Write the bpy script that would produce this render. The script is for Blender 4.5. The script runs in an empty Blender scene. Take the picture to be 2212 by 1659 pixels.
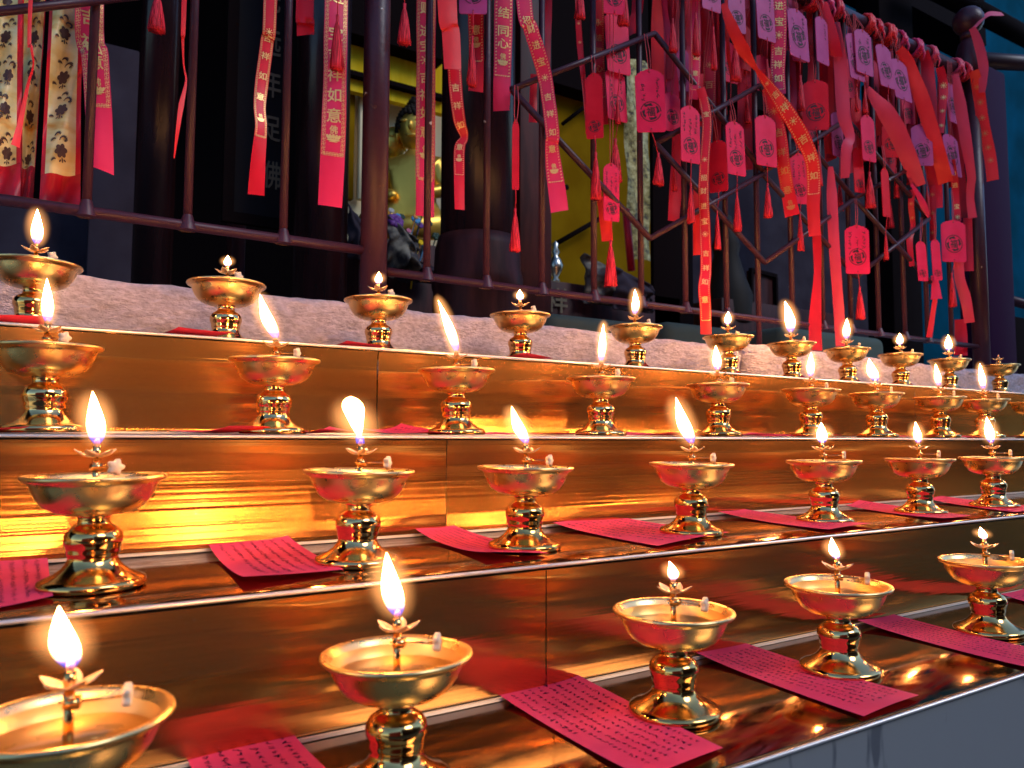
import bpy, bmesh, math, random
from mathutils import Vector, Matrix
random.seed(7)
S = bpy.context.scene
COL = S.collection
R = math.radians
# ------------------------------------------------------------------ camera
F, PITCH, ROLL, YAW = 1660.23, R(4.038), R(0.185), R(32.287)
IW, IH = 2212.0, 1659.0
FW = Vector((math.sin(YAW)*math.cos(PITCH), math.cos(YAW)*math.cos(PITCH), math.sin(PITCH)))
R0 = Vector((math.cos(YAW), -math.sin(YAW), 0))
U0 = R0.cross(FW)
RT = R0*math.cos(ROLL) + U0*math.sin(ROLL)
UP = -R0*math.sin(ROLL) + U0*math.cos(ROLL)
cd = bpy.data.cameras.new('camera')
cam = bpy.data.objects.new('camera', cd)
COL.objects.link(cam)
cam.matrix_world = Matrix(((RT.x, UP.x, -FW.x, 0), (RT.y, UP.y, -FW.y, 0), (RT.z, UP.z, -FW.z, 0), (0, 0, 0, 1)))
cd.sensor_width = 36
cd.lens = 36*F/IW
cd.clip_start = 0.01
cd.clip_end = 500
cd.dof.use_dof = True
cd.dof.focus_distance = 0.85
cd.dof.aperture_fstop = 13
S.camera = cam
# ------------------------------------------------------------------ light
w = bpy.data.worlds.new('World')
S.world = w
w.use_nodes = True
nt = w.node_tree
sky = nt.nodes.new('ShaderNodeTexSky')
sky.sky_type = 'NISHITA'
sky.sun_disc = False
sky.sun_elevation = R(20)
sky.sun_rotation = R(150)
sky.air_density = 1.0
sky.dust_density = 0.1
sky.ozone_density = 6.0
nt.links.new(sky.outputs[0], nt.nodes['Background'].inputs[0])
nt.nodes['Background'].inputs[1].default_value = 0.135
sd = bpy.data.lights.new('sun', 'SUN')
sd.energy = 0.7
sd.angle = R(25)
sd.color = (0.92, 0.95, 1.0)
sun = bpy.data.objects.new('sun', sd)
COL.objects.link(sun)
_a, _e = R(150), R(38)
sun.rotation_euler = Vector((-math.sin(_a)*math.cos(_e), -math.cos(_a)*math.cos(_e), -math.sin(_e))).to_track_quat('-Z', 'Y').to_euler()
S.view_settings.view_transform = 'Standard'
S.view_settings.look = 'None'
S.view_settings.exposure = 0.98
S.view_settings.gamma = 1
S.cycles.use_denoising = True
S.cycles.use_light_tree = True
S.cycles.sample_clamp_indirect = 4
S.cycles.blur_glossy = 0.2
S.cycles.max_bounces = 7
S.cycles.transparent_max_bounces = 12
FLAME_POWER = 140.0
RISER_ANISO = -.79
# ------------------------------------------------------------------ helpers
def ray(px, py):
    return FW + RT*((px-IW/2)/F) - UP*((py-IH/2)/F)
def at(px, py, y):
    d = ray(px, py); return d*(y/d.y)
def atz(px, py, z):
    d = ray(px, py); return d*(z/d.z)
def mpp(p):
    return p.dot(FW)/F           # metres per picture unit at a point
def tag(o, label=None, cat=None, group=None, kind=None):
    for k, v in (('label', label), ('category', cat), ('group', group), ('kind', kind)):
        if v: o[k] = v
    return o
def empty(name, loc, rz=0, **k):
    o = bpy.data.objects.new(name, None); COL.objects.link(o)
    o.location = loc; o.rotation_euler.z = rz; o.empty_display_size = 0.02
    return tag(o, **k)
class MB:
    def __init__(s): s.v = []; s.f = []; s.m = []; s.uv = {}
    def add(s, vs, fs, m=0, uvs=None):
        b = len(s.v); s.v += [tuple(p) for p in vs]
        for f in fs: s.f.append(tuple(i+b for i in f)); s.m.append(m)
        if uvs:
            for i, u in enumerate(uvs): s.uv[b+i] = u
        return b
    def box(s, a, b, m=0):
        x0, y0, z0 = a; x1, y1, z1 = b
        s.add([(x0,y0,z0),(x1,y0,z0),(x1,y1,z0),(x0,y1,z0),(x0,y0,z1),(x1,y0,z1),(x1,y1,z1),(x0,y1,z1)],
              [(0,3,2,1),(4,5,6,7),(0,1,5,4),(1,2,6,5),(2,3,7,6),(3,0,4,7)], m)
    def tube(s, pts, r, n=8, m=0, caps=True):
        pts = [Vector(p) for p in pts]; rs = r if isinstance(r, (list, tuple)) else [r]*len(pts)
        T0 = (pts[1]-pts[0]).normalized()
        nrm = T0.cross(Vector((0.31, 0.17, 0.93))).normalized() if abs(T0.z) < .95 else T0.cross(Vector((1, 0, 0))).normalized()
        vs = []
        for i, p in enumerate(pts):
            T = (pts[min(i+1, len(pts)-1)]-pts[max(i-1, 0)])
            T = T.normalized() if T.length > 1e-9 else T0
            nrm = (nrm - T*nrm.dot(T)).normalized(); bi = T.cross(nrm)
            for k in range(n):
                a = 2*math.pi*k/n
                vs.append(p + (nrm*math.cos(a)+bi*math.sin(a))*rs[i])
        fs = []
        for i in range(len(pts)-1):
            for k in range(n):
                fs.append((i*n+k, i*n+(k+1) % n, (i+1)*n+(k+1) % n, (i+1)*n+k))
        if caps:
            fs.append(tuple(range(n-1, -1, -1))); fs.append(tuple(range((len(pts)-1)*n, len(pts)*n)))
        s.add(vs, fs, m)
    def lathe(s, prof, n=32, c=(0, 0, 0), m=0, axis=None):
        cx, cy, cz = c; vs = []; fs = []
        for r_, z in prof:
            for k in range(n):
                a = 2*math.pi*k/n; vs.append((cx+r_*math.cos(a), cy+r_*math.sin(a), cz+z))
        for i in range(len(prof)-1):
            for k in range(n):
                fs.append((i*n+k, i*n+(k+1) % n, (i+1)*n+(k+1) % n, (i+1)*n+k))
        s.add(vs, fs, m)
    def ball(s, c, r, n=12, m=0, sc=(1, 1, 1)):
        vs = []; fs = []; k2 = n//2
        for i in range(k2+1):
            t = math.pi*i/k2
            for k in range(n):
                a = 2*math.pi*k/n
                vs.append((c[0]+r*sc[0]*math.sin(t)*math.cos(a), c[1]+r*sc[1]*math.sin(t)*math.sin(a), c[2]-r*sc[2]*math.cos(t)))
        for i in range(k2):
            for k in range(n): fs.append((i*n+k, i*n+(k+1) % n, (i+1)*n+(k+1) % n, (i+1)*n+k))
        s.add(vs, fs, m)
    def build(s, name, mats, parent=None, smooth=True, loc=None, **k):
        me = bpy.data.meshes.new(name); me.from_pydata(s.v, [], s.f)
        for mm in (mats if isinstance(mats, (list, tuple)) else [mats]): me.materials.append(mm)
        me.polygons.foreach_set('material_index', s.m)
        me.polygons.foreach_set('use_smooth', [smooth]*len(s.f))
        if s.uv:
            ul = me.uv_layers.new(name='UVMap')
            for lp in me.loops: ul.data[lp.index].uv = s.uv.get(lp.vertex_index, (0, 0))
        me.update()
        o = bpy.data.objects.new(name, me); COL.objects.link(o)
        if parent: o.parent = parent
        if loc is not None: o.location = loc
        return tag(o, **k)
def sharp(o, deg=35, bev=0, seg=2):
    bm = bmesh.new(); bm.from_mesh(o.data); bmesh.ops.remove_doubles(bm, verts=bm.verts, dist=1e-6)
    bmesh.ops.recalc_face_normals(bm, faces=bm.faces)
    if bev:
        es = [e for e in bm.edges if len(e.link_faces) == 2 and e.calc_face_angle(0) > R(deg)]
        bmesh.ops.bevel(bm, geom=es, offset=bev, segments=seg, affect='EDGES', profile=.5)
    bm.to_mesh(o.data); bm.free()
    o.data.set_sharp_from_angle(angle=R(deg))
    return o
# ------------------------------------------------------------------ materials
def mat(name, col, rough=.5, metal=0., spec=.5, **k):
    m = bpy.data.materials.new(name); m.use_nodes = True
    b = m.node_tree.nodes['Principled BSDF']
    b.inputs['Base Color'].default_value = (*col, 1); b.inputs['Roughness'].default_value = rough
    b.inputs['Metallic'].default_value = metal; b.inputs['Specular IOR Level'].default_value = spec
    for kk, v in k.items(): b.inputs[kk.replace('_', ' ')].default_value = v
    m.diffuse_color = (*col, 1)
    return m
def nodes(m): return m.node_tree.nodes, m.node_tree.links, m.node_tree.nodes['Principled BSDF']
def noise(m, scale, detail=3, vec=None, stretch=None, rough=.5, coord='Object'):
    N, L, b = nodes(m)
    tc = N.new('ShaderNodeTexCoord'); n = N.new('ShaderNodeTexNoise')
    n.inputs['Scale'].default_value = scale; n.inputs['Detail'].default_value = detail; n.inputs['Roughness'].default_value = rough
    if stretch:
        mp = N.new('ShaderNodeMapping'); mp.inputs['Scale'].default_value = stretch
        L.new(tc.outputs[coord], mp.inputs[0]); L.new(mp.outputs[0], n.inputs['Vector'])
    else: L.new(tc.outputs[coord], n.inputs['Vector'])
    return n
def ramp(m, src, stops):
    N, L, b = nodes(m); r = N.new('ShaderNodeValToRGB'); e = r.color_ramp.elements
    while len(e) < len(stops): e.new(.5)
    for i, (p, c) in enumerate(stops): e[i].position = p; e[i].color = (*c, 1) if len(c) == 3 else c
    L.new(src, r.inputs[0]); return r
def bump(m, src, strength=.3, dist=.002, prev=None):
    N, L, b = nodes(m); bp = N.new('ShaderNodeBump'); bp.inputs['Strength'].default_value = strength; bp.inputs['Distance'].default_value = dist
    L.new(src, bp.inputs['Height'])
    if prev: L.new(prev.outputs[0], bp.inputs['Normal'])
    L.new(bp.outputs[0], b.inputs['Normal']); return bp
def varcol(m, scale, c0, c1, detail=4, lo=.35, hi=.65, stretch=None):
    n = noise(m, scale, detail, stretch=stretch); r = ramp(m, n.outputs[0], [(lo, c0), (hi, c1)])
    nodes(m)[1].new(r.outputs[0], nodes(m)[2].inputs['Base Color']); return n
def varrough(m, scale, a, b_, stretch=None, detail=4):
    n = noise(m, scale, detail, stretch=stretch); r = ramp(m, n.outputs[0], [(.35, (a,)*3), (.7, (b_,)*3)])
    nodes(m)[1].new(r.outputs[0], nodes(m)[2].inputs['Roughness']); return n

M = {}
M['brass'] = mat('polished_brass', (.95, .55, .20), .09, 1); varrough(M['brass'], 60, .07, .20)
M['satin'] = mat('satin_brass', (.97, .66, .27), .25, 1); varrough(M['satin'], 80, .25, .35)
M['lining'] = mat('dulled_brass_lining', (.95, .58, .20), .38, .88)
for k_, c0_, c1_ in (('satin', (1.0, .72, .32), (.95, .62, .24)), ('brass', (.96, .57, .22), (.84, .44, .13))):
    N, L, b = nodes(M[k_]); oi = N.new('ShaderNodeObjectInfo'); r = ramp(M[k_], oi.outputs['Random'], [(0, c0_), (1, c1_)]); L.new(r.outputs[0], b.inputs['Base Color'])
# brushed sheet on the risers: stretched reflections, a little dented
m = mat('brushed_brass_sheet', (.86, .42, .13), .36, 1); M['riser'] = m
N, L, b = nodes(m)
tg = N.new('ShaderNodeTangent'); tg.direction_type = 'UV_MAP'; tg.uv_map = 'UVMap'; L.new(tg.outputs[0], b.inputs['Tangent'])
b.inputs['Anisotropic'].default_value = 1.0
n1 = noise(m, 5, 1.5, stretch=(.22, 1, 3.0)); bp = bump(m, n1.outputs[0], .06, .004)
n2 = noise(m, 5, 3, stretch=(.07, 1, 22)); bp = bump(m, n2.outputs[0], .55, .0003, bp)
n3 = noise(m, 60, 5); r3 = ramp(m, n3.outputs[0], [(.3, (.235,)*3), (.75, (.30,)*3)]); b.inputs['Roughness'].default_value = .25
n4 = noise(m, 420, 2); r4 = ramp(m, n4.outputs[0], [(.0, (.86, .42, .13)), (.70, (.82, .39, .12)), (.78, (.94, .72, .44))]); gb = N.new('ShaderNodeBsdfAnisotropic'); L.new(r4.outputs[0], gb.inputs['Color']); L.new(tg.outputs[0], gb.inputs['Tangent']); L.new(bp.outputs[0], gb.inputs['Normal'])
gb.inputs['Roughness'].default_value = .12; gb.inputs['Anisotropy'].default_value = RISER_ANISO
g2 = N.new('ShaderNodeBsdfAnisotropic'); L.new(r4.outputs[0], g2.inputs['Color']); L.new(tg.outputs[0], g2.inputs['Tangent']); L.new(bp.outputs[0], g2.inputs['Normal'])
g2.inputs['Roughness'].default_value = .19; g2.inputs['Anisotropy'].default_value = -.89
mxg = N.new('ShaderNodeMixShader'); mxg.inputs[0].default_value = .42; L.new(gb.outputs[0], mxg.inputs[1]); L.new(g2.outputs[0], mxg.inputs[2]); g3 = N.new('ShaderNodeBsdfGlossy'); g3.inputs['Roughness'].default_value = .5; L.new(r4.outputs[0], g3.inputs['Color'])
mx3 = N.new('ShaderNodeMixShader'); mx3.inputs[0].default_value = .07; L.new(mxg.outputs[0], mx3.inputs[1]); L.new(g3.outputs[0], mx3.inputs[2]); L.new(mx3.outputs[0], N['Material Output'].inputs[0])
m = mat('worn_brass_shelf', (.62, .36, .15), .2, 1); M['shelf'] = m
n3 = noise(m, 30, 8, stretch=(1, 3, 1), rough=.65); r3 = ramp(m, n3.outputs[0], [(.40, (.05,)*3), (.72, (.20,)*3)])
N, L, b = nodes(m); L.new(r3.outputs[0], b.inputs['Roughness'])
n5 = noise(m, 12, 2); bp = bump(m, n5.outputs[0], .05, .003)
varcol(m, 55, (.44, .23, .10), (.36, .19, .09), 8, .4, .75)
M['edge'] = mat('bright_steel_nosing', (.86, .80, .74), .38, .65)
m = mat('grey_painted_steel', (.17, .175, .195), .4, .0); M['front'] = m
n = noise(m, 26, 3, stretch=(1.4, 1, .32)); r = ramp(m, n.outputs[0], [(.0, (.26, .255, .255)), (.64, (.27, .265, .26)), (.68, (.13, .13, .14))])
nodes(m)[1].new(r.outputs[0], nodes(m)[2].inputs['Base Color'])
m = mat('pink_granite', (.42, .32, .31), .8); M['stone'] = m
n = varcol(m, 110, (.41, .365, .43), (.63, .57, .66), 8, .30, .68, stretch=(1.2, 1, 1.8)); n2 = noise(m, 42, 7, stretch=(1, 1, 2.2), rough=.72); bp = bump(m, n2.outputs[0], 1.0, .016)
m = mat('maroon_railing_paint', (.045, .010, .014), .40, 0, .35); M['rail'] = m
n = noise(m, 46, 3); r = ramp(m, n.outputs[0], [(.0, (.034, .008, .017)), (.55, (.055, .014, .024)), (.70, (.045, .011, .018)), (.715, (.09, .03, .02)), (.745, (.06, .02, .02)), (.76, (.5, .47, .45))])
nodes(m)[1].new(r.outputs[0], nodes(m)[2].inputs['Base Color']); n2 = noise(m, 150, 3); bump(m, n2.outputs[0], .25, .002)
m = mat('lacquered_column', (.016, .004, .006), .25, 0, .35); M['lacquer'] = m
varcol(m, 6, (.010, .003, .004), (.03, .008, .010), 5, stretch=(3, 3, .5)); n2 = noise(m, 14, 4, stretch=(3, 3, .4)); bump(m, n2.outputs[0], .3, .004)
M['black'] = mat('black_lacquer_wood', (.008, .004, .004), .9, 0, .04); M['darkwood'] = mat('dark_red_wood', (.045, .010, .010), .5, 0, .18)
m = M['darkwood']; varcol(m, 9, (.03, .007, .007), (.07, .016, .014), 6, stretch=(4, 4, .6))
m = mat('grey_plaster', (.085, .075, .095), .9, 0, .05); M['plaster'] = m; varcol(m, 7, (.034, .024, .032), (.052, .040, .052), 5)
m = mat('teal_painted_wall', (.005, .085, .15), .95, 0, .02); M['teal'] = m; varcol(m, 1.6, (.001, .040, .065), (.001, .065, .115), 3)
m = mat('yellow_altar_drape', (.55, .36, .03), .8, 0, .04); M['yellow'] = m; varcol(m, 10, (.78, .46, .006), (.90, .60, .03), 3, stretch=(3, 3, .3))
m = mat('ochre_wall', (.42, .24, .015), .9, 0, .03); M['ochre'] = m; varcol(m, 5, (.20, .095, .001), (.27, .14, .003), 4)
M['cream'] = mat('cream_panel', (.95, .76, .44), .8, 0, .1)
M['gold'] = mat('gilded_statue', (.92, .55, .09), .40, .85)
n = noise(M['gold'], 60, 4); bump(M['gold'], n.outputs[0], .3, .004)
M['hair'] = mat('dark_bronze_curls', (.022, .014, .009), .6, 0, .15)
m = mat('floor_tiles', (.10, .08, .075), .5); M['floor'] = m
m = mat('courtyard_paving', (.24, .22, .20), .85); M['paving'] = m; varcol(m, 3, (.035, .032, .03), (.065, .06, .055), 6)
M['cushion'] = mat('green_cushion_cloth', (.07, .095, .075), .85)
# cloth and paper
def cloth(name, c0, c1, rough=.40, spec=.30, sheen=.10):
    m = mat(name, c0, rough, 0, spec); N, L, b = nodes(m)
    b.inputs['Sheen Weight'].default_value = sheen; b.inputs['Sheen Tint'].default_value = (1, .75, .95, 1)
    n = noise(m, 22, 3, stretch=(1, 1, .5)); r = ramp(m, n.outputs[0], [(.35, c0), (.68, c1)]); L.new(r.outputs[0], b.inputs['Base Color'])
    n2 = noise(m, 420, 1, stretch=(.3, .3, 1)); bump(m, n2.outputs[0], .15, .0006)
    return m
M['red'] = cloth('red_satin', (.62, .005, .022), (.72, .010, .032))
M['pinkred'] = cloth('pink_sheen_satin', (.72, .018, .085), (.80, .032, .125))  # pink sky sheen on red satin put into the base colour
M['bright'] = cloth('bright_red_satin', (.78, .012, .018), (.86, .03, .03), .45)
M['dark'] = cloth('deep_red_satin', (.46, .003, .014), (.56, .006, .022))
M['rose'] = cloth('rose_satin', (.66, .038, .09), (.72, .055, .115), .5)
M['goldink'] = mat('gold_print', (.90, .62, .22), .35, .35)
M['faintgold'] = mat('faded_gold_print', (.62, .22, .07), .5, .2)
def papermat(name, c0, c1, rough=.75):
    m = mat(name, c0, rough, 0, .15); n = noise(m, 30, 5); r = ramp(m, n.outputs[0], [(.35, c0), (.7, c1)])
    nodes(m)[1].new(r.outputs[0], nodes(m)[2].inputs['Base Color']); n2 = noise(m, 260, 2); bump(m, n2.outputs[0], .15, .0006); return m
M['paper'] = papermat('pink_red_paper', (.76, .040, .120), (.82, .060, .155))
M['tagpink'] = papermat('pink_tag_card', (.72, .013, .075), (.80, .025, .105), .55)
M['tagred'] = papermat('red_tag_card', (.60, .006, .022), (.68, .012, .035), .5)
M['tagmauve'] = papermat('mauve_sheen_card', (.47, .052, .20), (.53, .08, .25), .45)  # purplish sky sheen on pink-red card put into the base colour
M['ink'] = mat('ink', (.02, .006, .025), .8, 0, .1); M['blackink'] = mat('black_ink', (.03, .006, .014), .7)
m = mat('red_tassel_thread', (.72, .012, .03), .6, 0, .25); M['tassel'] = m
n = noise(m, 700, 2, stretch=(1, 1, .02)); r = ramp(m, n.outputs[0], [(.40, (.36, .003, .010)), (.60, (.84, .03, .06))]); nodes(m)[1].new(r.outputs[0], nodes(m)[2].inputs['Base Color']); bump(m, n.outputs[0], .8, .0015)
M['cord'] = mat('red_cord', (.62, .05, .06), .7)
# brocade
m = mat('yellow_brocade', (.75, .55, .2), .4); M['brocade'] = m
n = noise(m, 16, 4, stretch=(.7, .7, 2.2)); r = ramp(m, n.outputs[0], [(.42, (.84, .74, .38)), (.56, (.78, .60, .22)), (.66, (.66, .28, .02))])
nodes(m)[1].new(r.outputs[0], nodes(m)[2].inputs['Base Color']); bump(m, n.outputs[0], .4, .01)
M['motif'] = mat('dark_brocade_thread', (.075, .035, .03), .6)
m = mat('olive_gold_brocade', (.40, .32, .10), .45, .3); M['olive'] = m
n = noise(m, 38, 5, rough=.7); r = ramp(m, n.outputs[0], [(.38, (.05, .035, .012)), (.5, (.36, .28, .08)), (.65, (.60, .52, .24))])
nodes(m)[1].new(r.outputs[0], nodes(m)[2].inputs['Base Color']); bump(m, n.outputs[0], .6, .01)
M['board'] = mat('dark_board_lacquer', (.010, .007, .008), .75, 0, .15); M['faintwriting'] = mat('faded_gold_writing', (.17, .13, .085), .7, 0, .1)
M['olivedark'] = mat('dark_figured_cloth', (.08, .06, .05), .7); varcol(M['olivedark'], 22, (.03, .02, .02), (.26, .22, .16), 6, .45, .68)
m = mat('purple_post_paint', (.03, .006, .03), .7, 0, .06); M['corner'] = m
M['lacq2'] = mat('dark_red_beam_lacquer', (.035, .008, .012), .45); M['wallred'] = mat('red_reflection_plaster', (.42, .03, .02), .8)
# wick, knob, petals, oil
M['wick'] = mat('cotton_wick', (.65, .35, .25), .9); M['char'] = mat('charred_wick', (.02, .012, .01), .9)
M['knob'] = mat('ivory_plastic_knob', (.80, .66, .44), .45, Subsurface_Weight=.0)
m = mat('amber_petal', (.92, .66, .42), .2, .55); M['petal'] = m
m = bpy.data.materials.new('lamp_oil'); m.use_nodes = True; M['oil'] = m
N, L = m.node_tree.nodes, m.node_tree.links; N.clear()
out = N.new('ShaderNodeOutputMaterial'); mx = N.new('ShaderNodeMixShader'); tr = N.new('ShaderNodeBsdfTransparent'); gl = N.new('ShaderNodeBsdfGlossy'); fr = N.new('ShaderNodeFresnel')
tr.inputs[0].default_value = (1, .94, .80, 1); gl.inputs['Roughness'].default_value = .03; fr.inputs[0].default_value = 1.45
L.new(fr.outputs[0], mx.inputs[0]); L.new(tr.outputs[0], mx.inputs[1]); L.new(gl.outputs[0], mx.inputs[2]); L.new(mx.outputs[0], out.inputs[0])
# flame: bright core thinning to its rim, blue root
def flamemat(name, power, col, edge, blue=True, thin=False):
    m = bpy.data.materials.new(name); m.use_nodes = True
    N, L = m.node_tree.nodes, m.node_tree.links; N.clear()
    out = N.new('ShaderNodeOutputMaterial'); mx = N.new('ShaderNodeMixShader'); tr = N.new('ShaderNodeBsdfTransparent'); em = N.new('ShaderNodeEmission')
    lw = N.new('ShaderNodeLayerWeight'); lw.inputs[0].default_value = .5
    tc = N.new('ShaderNodeTexCoord'); sp = N.new('ShaderNodeSeparateXYZ'); L.new(tc.outputs['Generated'], sp.inputs[0])
    def rp(src, st):
        r = N.new('ShaderNodeValToRGB'); e = r.color_ramp.elements
        while len(e) < len(st): e.new(.5)
        for i, (p, c) in enumerate(st): e[i].position = p; e[i].color = (*c, 1)
        L.new(src, r.inputs[0]); return r
    def mth(op, a, b_):
        q = N.new('ShaderNodeMath'); q.operation = op
        for i, x in enumerate((a, b_)):
            if isinstance(x, (int, float)): q.inputs[i].default_value = x
            else: L.new(x, q.inputs[i])
        return q.outputs[0]
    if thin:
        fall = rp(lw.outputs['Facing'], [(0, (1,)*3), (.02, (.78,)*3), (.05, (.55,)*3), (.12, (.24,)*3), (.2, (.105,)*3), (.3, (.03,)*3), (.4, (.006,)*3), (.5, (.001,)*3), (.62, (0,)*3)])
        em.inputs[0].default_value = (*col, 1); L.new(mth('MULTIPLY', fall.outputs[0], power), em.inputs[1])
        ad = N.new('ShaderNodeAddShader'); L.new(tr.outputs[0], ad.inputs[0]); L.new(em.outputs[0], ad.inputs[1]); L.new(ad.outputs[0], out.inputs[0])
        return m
    else:
        cz = rp(sp.outputs[2], [(0, (.02, .05, .6)), (.10, (.05, .08, .6)), (.2, (1.0, .50, .16)), (.36, col), (1, col)])
        cf = rp(lw.outputs['Facing'], [(0, (1, 1, 1)), (.55, (1, 1, 1)), (1, edge)])
        mul = N.new('ShaderNodeMixRGB'); mul.blend_type = 'MULTIPLY'; mul.inputs[0].default_value = 1
        L.new(cz.outputs[0], mul.inputs[1]); L.new(cf.outputs[0], mul.inputs[2]); L.new(mul.outputs[0], em.inputs[0])
        sz = rp(sp.outputs[2], [(0, (.010,)*3), (.11, (.014,)*3), (.2, (.03,)*3), (.30, (.12,)*3), (.46, (1,)*3), (.82, (1,)*3), (1, (.25,)*3)])
        sf = rp(lw.outputs['Facing'], [(0, (1,)*3), (.45, (.8,)*3), (.68, (.10,)*3), (.84, (.02,)*3), (1, (.007,)*3)])
        L.new(mth('MULTIPLY', mth('MULTIPLY', sz.outputs[0], sf.outputs[0]), power), em.inputs[1])
        al = rp(lw.outputs['Facing'], [(0, (1,)*3), (.6, (.95,)*3), (1, (.12,)*3)])
        az = rp(sp.outputs[2], [(0, (.35,)*3), (.12, (.55,)*3), (.3, (1,)*3), (1, (1,)*3)])
        L.new(mth('MULTIPLY', al.outputs[0], az.outputs[0]), mx.inputs[0])
    L.new(tr.outputs[0], mx.inputs[1]); L.new(em.outputs[0], mx.inputs[2]); L.new(mx.outputs[0], out.inputs[0])
    return m
M['flame'] = flamemat('flame', FLAME_POWER, (1.0, .43, .13), (1, .5, .2))
M['bloom'] = flamemat('bloom_shell', .55, (1.0, .40, .12), (1, .5, .2), thin=True)  # lens bloom drawn as a faint glowing shell
# ------------------------------------------------------------------ writing
_g = {}
def glyph(ch):
    if ch in _g: return _g[ch]
    c = bpy.data.curves.new('glyph', 'FONT'); c.body = ch; c.size = 1; c.resolution_u = 2; c.offset = .014
    o = bpy.data.objects.new('glyph', c); COL.objects.link(o)
    dg = bpy.context.evaluated_depsgraph_get(); e = o.evaluated_get(dg); me = e.to_mesh()
    vs = [(v.co.x, v.co.y) for v in me.vertices]; fs = [tuple(p.vertices) for p in me.polygons]
    e.to_mesh_clear(); bpy.data.objects.remove(o); bpy.data.curves.remove(c)
    if vs:
        x0 = min(v[0] for v in vs); x1 = max(v[0] for v in vs); y0 = min(v[1] for v in vs); y1 = max(v[1] for v in vs)
        k = max(x1-x0, y1-y0, .3); vs = [((x-(x0+x1)/2)/k, (y-(y0+y1)/2)/k) for x, y in vs]
    _g[ch] = (vs, fs); return _g[ch]
def ell(cx, cy, rx, ry, rot=0, n=10):
    vs = []
    for k in range(n):
        a = 2*math.pi*k/n; x, y = rx*math.cos(a), ry*math.sin(a)
        vs.append((cx+x*math.cos(rot)-y*math.sin(rot), cy+x*math.sin(rot)+y*math.cos(rot)))
    return vs, [tuple(range(n))]
def merge(parts):
    vs, fs = [], []
    for v, f in parts:
        b = len(vs); vs += v; fs += [tuple(i+b for i in q) for q in f]
    return vs, fs
def shape(ch):
    if ch == '*':    # round rayed emblem
        if '*' not in _g:
            p = [ell(0, 0, .2, .2)]
            for k in range(8): a = k*math.pi/4; p.append(ell(.36*math.cos(a), .36*math.sin(a), .12, .055, a, 6))
            _g['*'] = merge(p)
        return _g['*']
    if ch == '#':    # lotus throne with a character over it
        if '#' not in _g:
            v, f = glyph('佛'); p = [([(x*.55, y*.6+.34) for x, y in v], f)]
            for k, x in enumerate((-.36, -.19, 0, .19, .36)): p.append(ell(x, -.12-.10*abs(x), .10, .18, -x*1.6, 8))
            p.append(ell(0, -.36, .46, .07)); p.append(ell(0, -.47, .3, .04))
            _g['#'] = merge(p)
        return _g['#']
    if ch == '=':    # small border stroke
        return [(-.5, -.5), (.5, -.2), (.5, .5), (-.5, .2)], [(0, 1, 2, 3)]
    return glyph(ch)
def stroke_char(rng):
    """an illegible handwritten character: a few pen strokes"""
    p = []
    for k in range(rng.randint(3, 5)):
        a = rng.choice((0, 0, math.pi/2, .9, -.7))+rng.uniform(-.25, .25); l = rng.uniform(.35, .8)
        cx, cy = rng.uniform(-.25, .25), rng.uniform(-.3, .3); dx, dy = l/2*math.cos(a), l/2*math.sin(a); t = rng.uniform(.05, .085)
        nx, ny = -math.sin(a)*t, math.cos(a)*t
        p.append(([(cx-dx-nx, cy-dy-ny), (cx+dx-nx*.5, cy+dy-ny*.5), (cx+dx+nx*.5, cy+dy+ny*.5), (cx-dx+nx, cy-dy+ny)], [(0, 1, 2, 3)]))
    return merge(p)
# ------------------------------------------------------------------ setting
GZ = -0.85
mb = MB(); mb.add([(-40, -40, GZ), (40, -40, GZ), (40, 60, GZ), (-40, 60, GZ)], [(0, 1, 2, 3)]); mb.build('ground', M['paving'], kind='structure')
YF = 1.05                                   # plane of the railing
YE = {1: .3041, 2: .4671, 3: .6587, 4: .7506}  # front edges of the four shelves
ZS = {1: -.1808, 2: -.0910, 3: .0027, 4: .0946}
LY = {1: .382, 2: .535, 3: .6985, 4: .843}
YK = .925                                   # face of the stone kerb
X0, X1 = -1.2, 4.2
# hall platform behind the kerb
zk = at(1070, 690, YK).z
mb = MB(); mb.box((-6, YK+.03, GZ-.01), (9, 8, zk-.03)); mb.build('hall_floor', M['floor'], kind='structure', smooth=False)
# ------------------------------------------------------------------ tiered stand
st = empty('tiered_stand', (1.0, YE[1], GZ), label='four-step stand of brushed brass sheet carrying all the oil lamps', cat='stand')
def loc(o, root): o.matrix_parent_inverse = root.matrix_basis.inverted() if False else Matrix.Translation(-root.location); return o
seams = {1: [-.6, .30, 1.24, 2.2, 3.2], 2: [], 3: [], 4: []}
for k in (1, 2, 3, 4):
    yb = YE[k+1]-.001 if k < 4 else YK-.004
    mb = MB(); z = ZS[k]
    mb.box((X0, YE[k]+.0035, z-.004), (X1, yb, z))
    o = sharp(mb.build('shelf', M['shelf'], st, smooth=False), 35, .0006); loc(o, st)
    mb = MB(); mb.tube([(X0, YE[k]+.0015, z-.0022), (X1, YE[k]+.0015, z-.0020)], .0014, 10)
    loc(mb.build('nosing', M['edge'], st), st)
    if k < 4:
        mb = MB(); mb.box((X0, yb-.0030, z+.0002), (X1, yb-.0004, z+.0022)); loc(mb.build('corner_strip', M['edge'], st, smooth=False), st)
def seamx(px, py, y): return at(px, py, y).x
risers = {1: [X0, -.9, seamx(1180, 1340, YE[2]), 1.32, 2.3, X1], 2: [X0, -.55, seamx(965, 1040, YE[3]), 1.38, 2.4, X1], 3: [X0, -.7, seamx(816, 830, YE[4]), 1.30, 2.3, X1]}
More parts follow.
